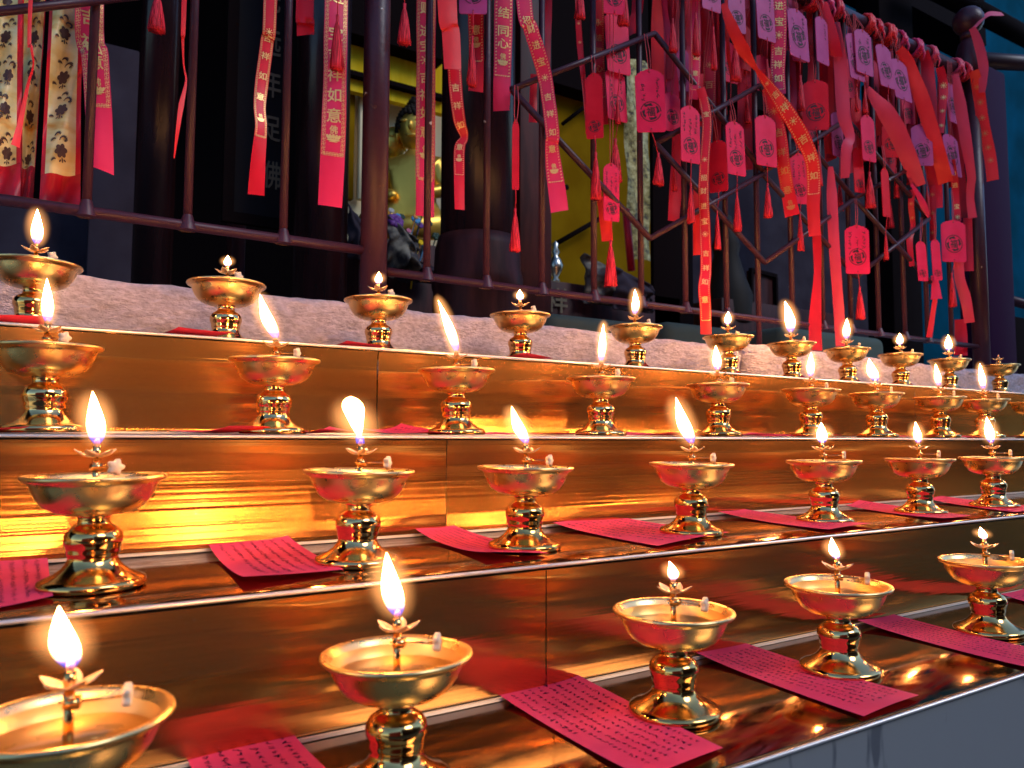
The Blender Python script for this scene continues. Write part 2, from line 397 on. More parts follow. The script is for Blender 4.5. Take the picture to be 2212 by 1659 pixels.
for k, xs in risers.items():
    y = YE[k+1]; za, zb = ZS[k]+.0024, ZS[k+1]-.0048
    for i in range(len(xs)-1):
        a, c = xs[i]+.0005, xs[i+1]-.0005; nx = max(2, int((c-a)/.05)); nz = 8; mb = MB(); vs = []; us = []; rg = random.Random(k*10+i); ph = rg.uniform(0, 6)
        for iz in range(nz+1):
            for ix in range(nx+1):
                t, s_ = ix/nx, iz/nz; x = a+(c-a)*t
                bow = .0008*math.sin(math.pi*s_)*math.sin(x*7+ph)+.0010*math.sin(math.pi*s_)
                vs.append((x, y+bow, za+(zb-za)*s_)); us.append((x, vs[-1][2]))
        fs = [(iz*(nx+1)+ix, iz*(nx+1)+ix+1, (iz+1)*(nx+1)+ix+1, (iz+1)*(nx+1)+ix) for iz in range(nz) for ix in range(nx)]
        mb.add(vs, fs, 0, us); loc(mb.build('riser_panel', M['riser'], st), st)
mb = MB(); mb.box((X0, YE[1]+.003, GZ), (X1, YE[1]+.03, ZS[1]-.0048)); loc(mb.build('front_panel', M['front'], st, smooth=False), st)
# ------------------------------------------------------------------ stone kerb
def kerb(xa, xb, label, seed):
    rg = random.Random(seed); nx = int((xb-xa)/.009); mb = MB(); prof = []
    za, zb, ya, yb2 = ZS[4]-.02, zk, YK, YK+.26
    for j in range(15): prof.append((ya, za+(zb-.012-za)*j/14))
    for j in range(1, 5): a = math.pi/2*j/4; prof.append((ya+.012*(1-math.cos(a)), zb-.012+.012*math.sin(a)))
    for j in range(1, 5): prof.append((ya+.012+(yb2-ya-.012)*j/4, zb))
    vs = []; n = len(prof)
    import mathutils
    for i in range(nx+1):
        x = xa+(xb-xa)*i/nx; e = min(1, min(i, nx-i)/1.5)
        lift = .004*math.sin(x*3+seed)
        for j, (y, z) in enumerate(prof):
            q = mathutils.noise.noise(Vector((x*18, y*18, z*22+seed)))*.005+mathutils.noise.noise(Vector((x*46+z*20, y*55, z*85)))*.0042+mathutils.noise.noise(Vector((x*120, y*90, z*150)))*.002
            if j == 0: q = 0
            dy = -q if j < 17 else 0; dz = q*.6+lift if j > 13 else 0
            vs.append((x, y+dy+(1-e)*.012, z+dz-(1-e)*(.008 if j > 13 else 0)))
    fs = [(i*n+j, (i+1)*n+j, (i+1)*n+j+1, i*n+j+1) for i in range(nx) for j in range(n-1)]
    fs.append(tuple(range(n-1, -1, -1))[::-1]); fs.append(tuple(nx*n+j for j in range(n)))
    mb.add(vs, fs); return mb.build('stone_kerb', M['stone'], label=label, cat='kerb stone', group='rough stones under the railing')
xg = at(1611, 760, YK).x
kerb(-1.3, xg-.004, 'long rough pinkish kerb stone behind the top shelf, left of the joint', 1)
kerb(xg+.004, 4.2, 'rough pinkish kerb stone right of the joint, under the ribbon-hung railing', 5)
# ------------------------------------------------------------------ railing
fr_ = empty('iron_railing', (at(808, 600, YF).x, YF, zk), label='maroon painted iron railing with lozenge bars, hung with red ribbons', cat='railing')
def fpart(mb, name, m=None, smooth=True, parent=None): return loc(mb.build(name, m or M['rail'], fr_, smooth), fr_)
ztop = at(2060, 147, YF).z; zb0 = at(400, 487, YF).z; zb1 = at(1475, 668, YF).z
xp, xq, xl = at(808, 500, YF).x, at(2112, 560, YF).x, at(-260, 300, YF).x
mb = MB(); mb.tube([(xp, YF, zk-.02), (xp, YF, ztop+.05)], .0195, 20); fpart(mb, 'post')
mb = MB(); mb.tube([(xq, YF, zk-.02), (xq, YF, ztop+.02)], .021, 20); po = fpart(mb, 'post')
mb = MB(); c = at(2086, 43, YF); rb_ = 31*mpp(c); c.x = xq; mb.ball(c, rb_, 20); mb.tube([(c.x, c.y, c.z-rb_*.9), (c.x, c.y, c.z-rb_*1.3)], rb_*.55, 14)
for rr, zz in ((.030, -1.3),): mb.lathe([(.012, -rb_*1.25), (.026, -rb_*1.6), (.034, -rb_*2.3), (.036, -rb_*3.4), (.030, -rb_*3.9), (.021, -rb_*4.1)], 20, tuple(c))
fpart(mb, 'ball_finial')
for (a, b_, z, r_) in ((xp, xq, ztop, .017), (xl, xp, ztop, .017), (xp, xq, zb1, .0064), (xl, xp, zb0, .0070)):
    mb = MB(); mb.tube([(a, YF, z), (b_, YF, z)], r_, 14); fpart(mb, 'rail')
bars = [(187, 448), (405, 484), (612, 510), (922, 603), (1051, 617), (1171, 628), (1284, 646), (1386, 660), (1482, 669), (1571, 680), (1641, 744), (1713, 700), (1779, 707), (1840, 713), (1900, 721), (1956, 724), (2005, 729), (2057, 735)]
for px, py in bars:
    x = at(px, py, YF).x; left = px < 700; zt = ztop if not left else ztop
    z0 = (zb0 if left else zb1) if px != 1641 else zk-.004
    mb = MB(); mb.tube([(x, YF+.001, z0), (x, YF+.001, zt)], .0056, 10)
    mb.lathe([(.012, -.006), (.0105, .002), (.0075, .009), (.006, .014)], 10, (x, YF, z0)); fpart(mb, 'bar')
def lz(pts):
    mb = MB(); mb.tube([at(px, py, YF-.011) for px, py in pts], .0055, 8); fpart(mb, 'lozenge_bar')
for pts in ([(1105, 193), (1414, 72)], [(1414, 72), (1650, 372)], [(1105, 193), (1404, 515)], [(1404, 515), (1650, 374)], [(1416, 310), (1652, 567)], [(1416, 310), (1640, 185)], [(1640, 185), (1846, 430)], [(1652, 567), (1846, 430)],
            [(1650, 378), (1850, 598)], [(1650, 370), (1830, 258)], [(1850, 598), (2006, 472)], [(1830, 258), (2006, 472)], [(1846, 430), (2010, 610)], [(1846, 428), (2000, 345)], [(-260, 55), (300, -10)], [(300, -10), (560, -180)], [(300, -10), (-100, -330)]):
    lz(pts)
# ------------------------------------------------------------------ lamps
prof_foot = [(0, .0008), (.0285, .0004), (.0298, .0016), (.0301, .0036), (.0292, .0054), (.0262, .0066), (.0215, .0088), (.0174, .0118), (.0149, .0148), (.0140, .0170), (.0137, .0182), (.0142, .0198), (.0146, .0216), (.0146, .0232), (.0151, .0250), (.0160, .0272), (.0163, .0294), (.0158, .0322), (.0142, .0348), (.0114, .0368), (.0094, .0378), (.0088, .0394), (.0088, .0420), (.0092, .0432), (.0100, .0440)]
prof_bowl = [(.004, .0436), (.0105, .0438), (.0165, .0443), (.0226, .0460), (.0280, .0494), (.0318, .0545), (.0340, .0592), (.0350, .0620), (.0357, .0634), (.0376, .0642), (.0393, .0650), (.0401, .0662), (.0398, .0674), (.0385, .0678), (.0369, .0672), (.0358, .0658), (.0352, .0648), (.0343, .0636), (.0336, .0606), (.0312, .0556), (.0274, .0508), (.0222, .0478), (.012, .0464), (0, .0462)]
def lamp_proto():
    root = empty('oil_lamp', (0, 0, 0))
    mb = MB(); mb.lathe(prof_foot, 40); mb.build('pedestal', M['brass'], root)
    mb = MB(); mb.lathe(prof_bowl[:18], 48); mb.lathe(prof_bowl[17:], 48, m=1); mb.build('bowl', [M['satin'], M['lining']], root)
    mb = MB(); mb.lathe([(.0322, .0575), (0, .0575)], 32); mb.build('oil', M['oil'], root)
    mb = MB(); mb.tube([(0, 0, .0464), (0, 0, .0775)], .0020, 8)
    for k in range(3):
        a = 2*math.pi*k/3+.4; mb.tube([(0, 0, .056), (.006*math.cos(a), .006*math.sin(a), .0500), (.010*math.cos(a), .010*math.sin(a), .0468)], .0008, 6)
    mb.tube([(0, 0, .0705), (0, 0, .0765)], [.0026, .0022], 8)
    mb.tube([(0, 0, .0772), (0, 0, .0800), (0, 0, .0852)], [.0014, .0024, .0023], 10)
    mb.box((-.0012, -.0034, .0705), (.0042, .0034, .0745))
    wh = mb.build('wick_holder', M['brass'], root)
    mb = MB()
    for k in range(5):
        a = 2*math.pi*k/5+.3; ca, sa = math.cos(a), math.sin(a); vs = []; ns, nw = 6, 4
        for i in range(ns+1):
            t = i/ns; r_ = .0016+.0108*t; z = .0784+.0044*t-.0016*math.sin(t*math.pi)+.0004*t*t; wd = .0037*math.sin(math.pi*min(1, .12+t*.9))**.7
            for j in range(nw+1):
                u = (j/nw-.5)*2; zz = z+.0013*u*u*math.sin(math.pi*t)
                vs.append((r_*ca-wd*u*sa, r_*sa+wd*u*ca, zz))
        fs = [(i*(nw+1)+j, i*(nw+1)+j+1, (i+1)*(nw+1)+j+1, (i+1)*(nw+1)+j) for i in range(ns) for j in range(nw)]
        mb.add(vs, fs)
    o = mb.build('flower_collar', M['petal'], wh); sm = o.modifiers.new('thickness', 'SOLIDIFY'); sm.thickness = .0004
    mb = MB(); mb.tube([(-.004, 0, .0728), (.0205, 0, .0728)], .00055, 6); mb.build('adjusting_rod', M['brass'], wh)
    mb = MB()
    n = 30; ring = []
    for k in range(n):
        a = 2*math.pi*k/n; r_ = .0043*(1+.20*math.cos(5*a)); ring.append((r_*math.cos(a), r_*math.sin(a)))
    vs = []; lay = [(.0196, .0), (.0196, .8), (.0202, 1), (.0226, 1), (.0232, .8), (.0232, 0)]
    for x, k_ in lay: vs += [(x, p[0]*k_, .0728+p[1]*k_) for p in ring]
    mb.add(vs, [(i*n+k, i*n+(k+1) % n, (i+1)*n+(k+1) % n, (i+1)*n+k) for i in range(len(lay)-1) for k in range(n)]); mb.build('knob', M['knob'], wh)
    mb = MB(); mb.tube([(0, 0, .084), (.0002, 0, .0875), (.0007, .0002, .0893)], [.0016, .0017, .0011], 8, 0); mb.build('wick', M['wick'], wh)
    return root
def children(o): return [c for c in bpy.data.objects if c.parent == o]
proto = lamp_proto()
PT = [(c, children(c)) for c in children(proto)]
def copy_lamp():
    r_ = proto.copy(); COL.objects.link(r_)
    for c, gs in PT:
        cc = c.copy(); COL.objects.link(cc); cc.parent = r_
        for g in gs: gg = g.copy(); COL.objects.link(gg); gg.parent = cc
    return r_
def flame_mesh(h, w_, lean, bend, blunt=0, fat=1.0, tooth=0):
    mb = MB(); n, ns = 16, 18; vs = []
    for i in range(ns+1):
        t = i/ns
        if blunt == 2: r_ = math.sqrt(max(0, 1-(2*t-1)**2))/1.12
        elif blunt: r_ = (min(1, t/.72)**.9)*(1-max(0, (t-.72)/.28)**2.6)**.7
        else: r_ = (math.sin(math.pi*min(1, t**.62))**.85)*(1-.25*t)
        r_ = max(r_, .02)*w_/2*fat*(1.12 if not blunt else 1)
        if t < .12 and blunt != 2: r_ = max(r_, w_*.20*fat)
        off = lean*t**1.25+bend*math.sin(math.pi*t)
        for k in range(n):
            a = 2*math.pi*k/n
            vs.append(R0*(off+r_*math.cos(a))+Vector((R0.y, -R0.x, 0))*(-r_*.75*math.sin(a))+Vector((0, 0, h*t)))
    fs = [(i*n+k, i*n+(k+1) % n, (i+1)*n+(k+1) % n, (i+1)*n+k) for i in range(ns) for k in range(n)]
    fs.append(tuple(range(n-1, -1, -1))); fs.append(tuple(range(ns*n, ns*n+n)))
    mb.add(vs, fs); return mb
G = 'oil lamps standing on the stepped brass stand'
s1, s2, s3, s4 = 'lowest shelf', 'second shelf from the bottom', 'third shelf from the bottom', 'top shelf'
# shelf, X, flame tip (x, y), flame root (x, y), flame width, knob angle, label, bend, blunt
lamps = [
 (1, .0203, (138, 1322), (165, 1440), 68, 20, 'brass oil lamp cut by the lower left corner, broad flame above its oil', -6, 0),
 (1, .1707, (838, 1198), (862, 1325), 52, -5, 'brass oil lamp with the tallest flame on the lowest shelf, its open bowl glowing orange', -4, 0),
 (1, .3685, (1452, 1212), (1460, 1250), 26, -33, 'brass oil lamp with a small flame between two red papers, bowl shining pale blue inside', 3, 0),
 (1, .5449, (1808, 1160), (1818, 1203), 24, -26, 'brass oil lamp standing behind the red paper that overhangs the lowest front edge', -3, 0),
 (1, .7711, (2130, 1150), (2137, 1175), 20, -33, 'brass oil lamp with a tiny flame at the right border on the lowest shelf', 0, 0),
 (2, .038, (200, 843), (213, 950), 44, -33, 'large brass oil lamp at far left of the second shelf, with a pointed flame', 0, 0),
 (2, .2061, (756, 865), (780, 962), 54, -12, 'brass oil lamp whose flame is wide and blunt-topped with a dark forked wick', -2, 1),
 (2, .3506, (1100, 880), (1132, 955), 30, -26, 'brass oil lamp directly right of the riser seam on the second shelf', -5, 0),
 (2, .541, (1467, 865), (1500, 958), 34, -33, 'brass oil lamp with a tall left-leaning flame behind the broad red paper', -5, 0),
 (2, .7441, (1787, 918), (1788, 960), 26, -26, 'brass oil lamp with a short upright round flame on the second shelf', 0, 0),
 (2, .9306, (1978, 915), (1983, 958), 19, -33, 'brass oil lamp with a thin flame, third from the right on the second shelf', 0, 0),
 (2, 1.1069, (2124, 907), (2131, 960), 22, -25, 'rightmost whole brass oil lamp of the second shelf, knob turned edge-on', 0, 0),
 (2, 1.30, (2243, 920), (2248, 958), 20, -33, 'brass oil lamp cut off by the right border on the second shelf', 0, 0),
 (3, .0124, (91, 600), (95, 690), 28, -26, 'leftmost brass oil lamp of the third shelf, its bowl cut by the left border', 0, 0),
 (3, .1879, (560, 637), (597, 727), 32, -12, 'brass oil lamp whose flame leans sharply left before the kerb stone', -6, 0),
 (3, .374, (943, 650), (982, 755), 24, -26, 'brass oil lamp with a long thin slanting flame, just right of the upper riser seam', 0, 0),
 (3, .563, (1296, 698), (1291, 775), 18, -33, 'brass oil lamp with a straight needle-like flame on the third shelf', 1, 0),
 (3, .7575, (1550, 750), (1553, 800), 21, 20, 'brass oil lamp of the third shelf whose flame overlaps the lamp above it', 0, 0),
 (3, .9448, (1756, 763), (1754, 812), 18, -33, 'brass oil lamp of the third shelf left of the one with a leaning fat flame', 0, 0),
 (3, 1.1036, (1877, 776), (1890, 822), 25, -26, 'brass oil lamp of the third shelf with a fat left-leaning flame', -2, 0),
 (3, 1.2812, (2026, 793), (2031, 837), 15, -33, 'brass oil lamp of the third shelf whose bowl touches its right neighbour', 0, 0),
 (3, 1.425, (2117, 785), (2122, 837), 15, -26, 'brass oil lamp of the third shelf standing in front of the unlit lamp', 0, 0),
 (3, 1.60, (2211, 800), (2213, 845), 14, -33, 'brass oil lamp at the right border of the third shelf, half out of view', 0, 0),
 (4, .0004, (76, 452), (80, 525), 28, -20, 'leftmost brass oil lamp of the top shelf, below the brocade banners', 0, 0),
 (4, .1745, (491, 545), (491, 568), 18, -38, 'brass oil lamp with a tiny flame on the top shelf, left of the thick post', 0, 0),
 (4, .3471, (821, 587), (820, 612), 18, -38, 'brass oil lamp of the top shelf right in front of the thick railing post', 0, 0),
 (4, .5453, (1126, 628), (1127, 650), 17, -36, 'brass oil lamp with a tiny pale flame before the column base', 0, 0),
 (4, .7446, (1383, 624), (1382, 675), 18, -30, 'brass oil lamp with a tall narrow flame under the first lozenge', 2, 0),
 (4, .9387, (1572, 670), (1570, 697), 16, 30, 'brass oil lamp of the top shelf at the joint between the kerb stones', 0, 0),
 (4, 1.0938, (1690, 654), (1700, 718), 24, -30, 'brass oil lamp with the tallest flame in the right half, top shelf', 3, 0),
 (4, 1.2481, (1829, 692), (1826, 733), 17, -25, 'brass oil lamp of the top shelf below the bright red inscribed tag', 0, 0),
 (4, 1.4134, (1943, 718), (1942, 742), 16, -30, 'third brass oil lamp from the right end of the top shelf', 0, 0),
 (4, 1.5867, (2049, 725), (2049, 757), 17, -30, 'last lit brass oil lamp at the right end of the top shelf', 0, 0),
 (4, 1.79, None, None, 0, 60, 'unlit brass oil lamp at the right end of the top shelf', 0, 0),
]
for i, (k, X, tip, rootp, fw_, ka, label, bend, blunt) in enumerate(lamps):
    o = proto if i == 0 else copy_lamp()
    o.location = (X, LY[k] if i else .367, ZS[k]+.0003); o.rotation_euler.z = -YAW+R(ka)
    rq = random.Random(i+90); o.rotation_euler.x, o.rotation_euler.y = R(rq.uniform(-.9, .9)), R(rq.uniform(-.9, .9))
    tag(o, label, 'oil lamp', G)
    [c for c in bpy.data.objects if c.parent == o and c.name.startswith('oil') and not c.name.startswith('oil_lamp')][0].location.z = rq.uniform(-.0022, .0016)
    if tip is None: continue
    wt = Vector((X, LY[k], ZS[k]+.0888)); s_ = mpp(wt)
    h = (rootp[1]-tip[1])*s_*1.06; lean = (tip[0]-rootp[0])*s_
    mb = flame_mesh(h, fw_*s_*.90, lean, bend*s_, blunt)
    fo = mb.build('flame', M['flame'], o); fo.matrix_parent_inverse = Matrix.Rotation(-o.rotation_euler.z, 4, 'Z'); fo.location = (0, 0, .0865)
    fo.visible_shadow = False
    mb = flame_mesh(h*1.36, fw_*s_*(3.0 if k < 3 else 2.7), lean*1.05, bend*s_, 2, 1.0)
    mo = mb.build('bloom_shell', M['bloom'], fo); mo.location = (0, 0, -h*.2); mo.visible_shadow = False  # added shell that gives the flame its camera bloom
# ------------------------------------------------------------------ papers
def paper(z, q, label, lines=8, seed=0, curl=(.004, .0, .0, .002), vis=True):
    """q: picture corners far-left, far-right, near-right, near-left on the shelf plane; writing runs along the long side"""
    rg = random.Random(seed)
    P = [c if isinstance(c, Vector) else atz(c[0], c[1], z) for c in q]
    c0 = (P[0]+P[1]+P[2]+P[3])/4
    def sf(u, v, lift=0):
        a = P[0].lerp(P[1], u); b_ = P[3].lerp(P[2], u); p = a.lerp(b_, v)
        hz = curl[0]*(1-v)**4*(1-.5*u) + curl[1]*(u**4)*(1-v) + curl[2]*v**4*u + curl[3]*v**4*(1-u) + .0006 + .0008*math.sin(v*5+seed)*math.sin(math.pi*u)+.0007
        return p + Vector((0, 0, hz+lift)) - c0
    mb = MB(); nu, nv = 8, 16
    mb.add([sf(i/nu, j/nv) for j in range(nv+1) for i in range(nu+1)], [(j*(nu+1)+i, j*(nu+1)+i+1, (j+1)*(nu+1)+i+1, (j+1)*(nu+1)+i) for j in range(nv) for i in range(nu)])
    wid = ((P[1]-P[0]).length+(P[2]-P[3]).length)/2; lng = ((P[3]-P[0]).length+(P[2]-P[1]).length)/2
    if vis:
        for l in range(lines):
            u = 1-(l+.9)/(lines+.9); cs = wid/(lines+1)*.56; v = .09+rg.uniform(0, .02); end = .93 if l < lines-1 else rg.uniform(.3, .7)
            while v < end:
                vs, fs = stroke_char(rg)
                k_ = rg.uniform(.8, 1.1)
                mb.add([sf(u+rg.uniform(-.004, .004)+x*cs*k_/wid, v-y*cs*k_/lng, .00035) for x, y in vs], fs, 1)
                v += cs*1.12/lng if rg.random() > .06 else cs*2/lng
    o = mb.build('prayer_paper', [M['paper'], M['ink']], loc=c0, label=label, cat='paper', group='handwritten red papers lying on the shelves')
    return o
z = ZS
papers = [
 (1, [(384, 1617), (630, 1597), (760, 1722), (470, 1760)], 'red handwritten paper cut by the bottom border, beside the lower left lamp', 6),
 (1, [(1063, 1501), (1221, 1461), (1562, 1624), (1395, 1700)], 'largest red paper in front, dense rows of black handwriting, left of the pale-bowled lamp', 8),
 (1, [(1495, 1418), (1605, 1397), (1986, 1512), (1866, 1555)], 'red handwritten paper on the lowest shelf reaching over the front edge', 8),
 (1, [(1851, 1351), (1931, 1336), (2330, 1430), (2245, 1456)], 'red handwritten paper on the lowest shelf leaving the picture at the right', 8),
 (1, [(2160, 1289), (2225, 1275), (2500, 1340), (2440, 1362)], 'red paper corner behind the rightmost lamp of the lowest shelf', 7),
 (2, [(-90, 1224), (101, 1206), (114, 1300), (-90, 1335)], 'red handwritten paper at the left border of the second shelf', 6),
 (2, [(442, 1181), (620, 1177), (743, 1239), (525, 1272)], 'red handwritten paper on the second shelf, between the two left lamps', 7),
 (2, [(894, 1157), (974, 1151), (1186, 1203), (1051, 1214)], 'narrow red paper on the second shelf with an edge lifted over the nosing', 7),
 (2, [(1194, 1139), (1324, 1121), (1576, 1157), (1421, 1185)], 'broad red handwritten paper on the second shelf, before the tall slanting flame', 8),
 (2, [(1551, 1114), (1608, 1107), (1886, 1139), (1791, 1151)], 'long red paper on the second shelf in front of the lamp with a round flame', 8),
 (2, [(1823, 1096), (1852, 1089), (2100, 1118), (2040, 1128)], 'long red paper on the second shelf in front of the thin-flamed lamp', 7),
 (2, [(2004, 1084), (2030, 1076), (2260, 1100), (2195, 1110)], 'red paper on the second shelf in front of the rightmost whole lamp', 7),
]
for i, (k, q, lab, ln) in enumerate(papers): paper(ZS[k], q, lab, ln, i+1, ((.004, .001, .003, .002), (.002, .004, .001, .003), (.0035, .001, .002, .001))[i % 3] if i not in (6, 7) else (.006, .004, .0015, .006))
def shelfpaper(k, xa, xb, label, seed, c):
    y0, y1 = YE[k]+.012, YE[k]+.07
    paper(ZS[k], [Vector((xa, y1, ZS[k])), Vector((xa+.05, y1+.008, ZS[k])), Vector((xb+.03, y0+.006, ZS[k])), Vector((xb-.02, y0-.004, ZS[k]))], label, 6, seed, c)
def gx(px, k): return at(px, 930 if k == 3 else 730, YE[k]+.02).x
for i, (k, a, b_, lab, c) in enumerate([
 (3, -40, 60, 'red paper edge seen level with the eye at the far left of the third shelf', (.004, .006, .008, .003)),
 (3, 380, 540, 'curled red paper edge left of the lamp with the sharply leaning flame', (.004, .006, .007, .009)),
 (3, 640, 730, 'red paper with an upturned corner left of the upper riser seam', (.003, .010, .002, .006)),
 (3, 815, 960, 'red paper bulging up so its writing shows, before the long slanting flame', (.010, .013, .001, .004)),
 (3, 1030, 1230, 'flat red paper seen edge-on between the needle-flame lamp and its left neighbour', (.002, .004, .003, .003)),
 (3, 1340, 1460, 'red paper edge on the third shelf just right of the needle-flame lamp', (.005, .006, .003, .006)),
 (3, 1500, 1640, 'red paper edge on the third shelf below the first kerb joint', (.005, .007, .003, .005)),
 (3, 1640, 1790, 'red paper edge on the third shelf, second to the right of the kerb joint', (.005, .006, .003, .005)),
 (3, 1900, 2010, 'red paper edge on the third shelf right of the fat leaning flame', (.005, .006, .003, .005)),
 (3, 2060, 2190, 'red paper edge at the right end of the third shelf', (.006, .006, .004, .005)),
 (4, 290, 430, 'red paper with both ends curled up on the top shelf, left of the tiny-flame lamp', (.004, .010, .009, .009)),
 (4, 700, 780, 'red paper edge on the top shelf touching the lamp by the thick post', (.004, .008, .005, .007)),
 (4, 1045, 1150, 'red paper edge on the top shelf against the lamp before the column base', (.004, .009, .004, .009)),
 (4, -60, 5, 'red paper tip on the top shelf at the left border', (.004, .01, .012, .004))]):
    shelfpaper(k, gx(a, k), gx(b_, k), lab, 40+i, tuple(q*.62 for q in c))
# ------------------------------------------------------------------ ribbons and tags on the railing
def hdir(phi): return Vector((math.cos(phi), math.sin(phi), 0))
def proj(p):
    d = p.dot(FW); return Vector((IW/2+F*p.dot(RT)/d, IH/2-F*p.dot(UP)/d))
def cr(p0, p1, p2, p3, t):
    return .5*((2*p1)+(-p0+p2)*t+(2*p0-5*p1+4*p2-p3)*t*t+(-p0+3*p1-3*p2+p3)*t**3)
def ribbon(label, pts, dy, m, text='', th=0., hang=None, border='', mark='goldink', name='ribbon', cat='ribbon', grp='red ribbons tied to the railing', thick=.08, seed=0, notch=0):
    """pts: (x, y, width[, depth step]) down the ribbon; text: [(character, y, size)]"""
    rg = random.Random(len(label)*31+int(pts[0][0])); ph = rg.uniform(0, 6)
    C = []; W_ = []; YY = []
    for i, p in enumerate(pts):
        d = dy+(p[3] if len(p) > 3 else 0)+.004*math.sin(i*1.3+ph)
        q = at(p[0], p[1], YF+d); C.append(q); W_.append(p[2]*mpp(q)); YY.append(p[1])
    if hang is None: hang = pts[0][1] <= 2
    if hang:
        q = C[0].copy(); q.z = ztop+.012; q.y = YF-.017 if dy < 0 else YF+.017
        if q.z > C[0].z+.03: C.insert(0, q); W_.insert(0, W_[0]*.8); YY.insert(0, proj(q).y)
    ctr, wid, ys = [], [], []
    n = len(C)
    for i in range(n-1):
        a = C[max(i-1, 0)]; d = C[min(i+2, n-1)]
        for j in range(6):
            t = j/6; ctr.append(cr(a, C[i], C[i+1], d, t)); wid.append(W_[i]+(W_[i+1]-W_[i])*t); ys.append(YY[i]+(YY[i+1]-YY[i])*t)
    ctr.append(C[-1]); wid.append(W_[-1]); ys.append(YY[-1])
    L_ = [0]
    for i in range(1, len(ctr)): L_.append(L_[-1]+(ctr[i]-ctr[i-1]).length)
    fr = []
    for i in range(len(ctr)):
        T = (ctr[min(i+1, len(ctr)-1)]-ctr[max(i-1, 0)]).normalized()
        v = -ctr[i]; v.z = 0; v.normalize()
        a = th+.22*math.sin(L_[i]*16+ph)+.12*math.sin(L_[i]*37+ph*2); N_ = Vector((v.x*math.cos(a)-v.y*math.sin(a), v.x*math.sin(a)+v.y*math.cos(a), 0))
        w_ = N_.cross(T).normalized(); fr.append((T, w_, T.cross(w_).normalized()))
    def sf(s, a, lift=0):
        if s <= 0: i, t = 0, s/max(1e-6, L_[1])
        else:
            i = 0
            while i < len(L_)-2 and L_[i+1] < s: i += 1
            t = (s-L_[i])/max(1e-6, L_[i+1]-L_[i])
        c = ctr[i].lerp(ctr[i+1], t); w_ = fr[i][1].lerp(fr[i+1][1], t); nn = fr[i][2].lerp(fr[i+1][2], t); wd = (wid[i]+(wid[i+1]-wid[i])*t)/math.cos(min(1.1, abs(th)))
        return c+w_*(a*wd)+nn*(thick*wd*math.sin((a+.5)*math.pi*1.0+ph*.2)*.6+lift)
    mb = MB(); nu = 6; o0 = ctr[0].copy()
    vs = []
    for i in range(len(ctr)):
        for j in range(nu+1):
            s = L_[i]
            if i == len(ctr)-1: s += notch*wid[i]*(j/nu-.5)
            vs.append(sf(s, j/nu-.5)-o0)
    mb.add(vs, [(i*(nu+1)+j, (i+1)*(nu+1)+j, (i+1)*(nu+1)+j+1, i*(nu+1)+j+1) for i in range(len(ctr)-1) for j in range(nu)])
    def s_of(y):
        for i in range(len(ys)-1):
            if (ys[i]-y)*(ys[i+1]-y) <= 0 and ys[i] != ys[i+1]: return L_[i]+(L_[i+1]-L_[i])*(y-ys[i])/(ys[i+1]-ys[i])
        return None
    def put(ch, s, a, k):
        vs, fs = shape(ch)
        if vs: mb.add([sf(s-y*k, a+x*k/wm, .0007)-o0 for x, y in vs], fs, 1)
    for ch, y, sz in text:
        s = s_of(y)
        if s is None: continue
        i = min(range(len(L_)), key=lambda q: abs(L_[q]-s)); wm = wid[i]; k = sz*wm
        put(ch, s, 0, k)
    if border:
        ch, y0, y1 = border; sa, sb = s_of(max(y0, ys[0]+.01)), s_of(y1)
        if sa is not None and sb is not None:
            s = sa
            while s < sb:
                i = min(range(len(L_)), key=lambda q: abs(L_[q]-s)); wm = wid[i]; k = wm*(.155 if ch != '=' else .085)
                put(ch, s, -.39, k); put(ch, s, .39, k); s += wm*.19
            for q in range(6): put(ch, sb, -.32+q*.128, k)
    o = mb.build(name, [M[m], M[mark]], loc=o0, label=label, cat=cat, group=grp)
    return o
T1 = lambda s, ys, k=.62: [(c, y, k) for c, y in zip(s, ys)]
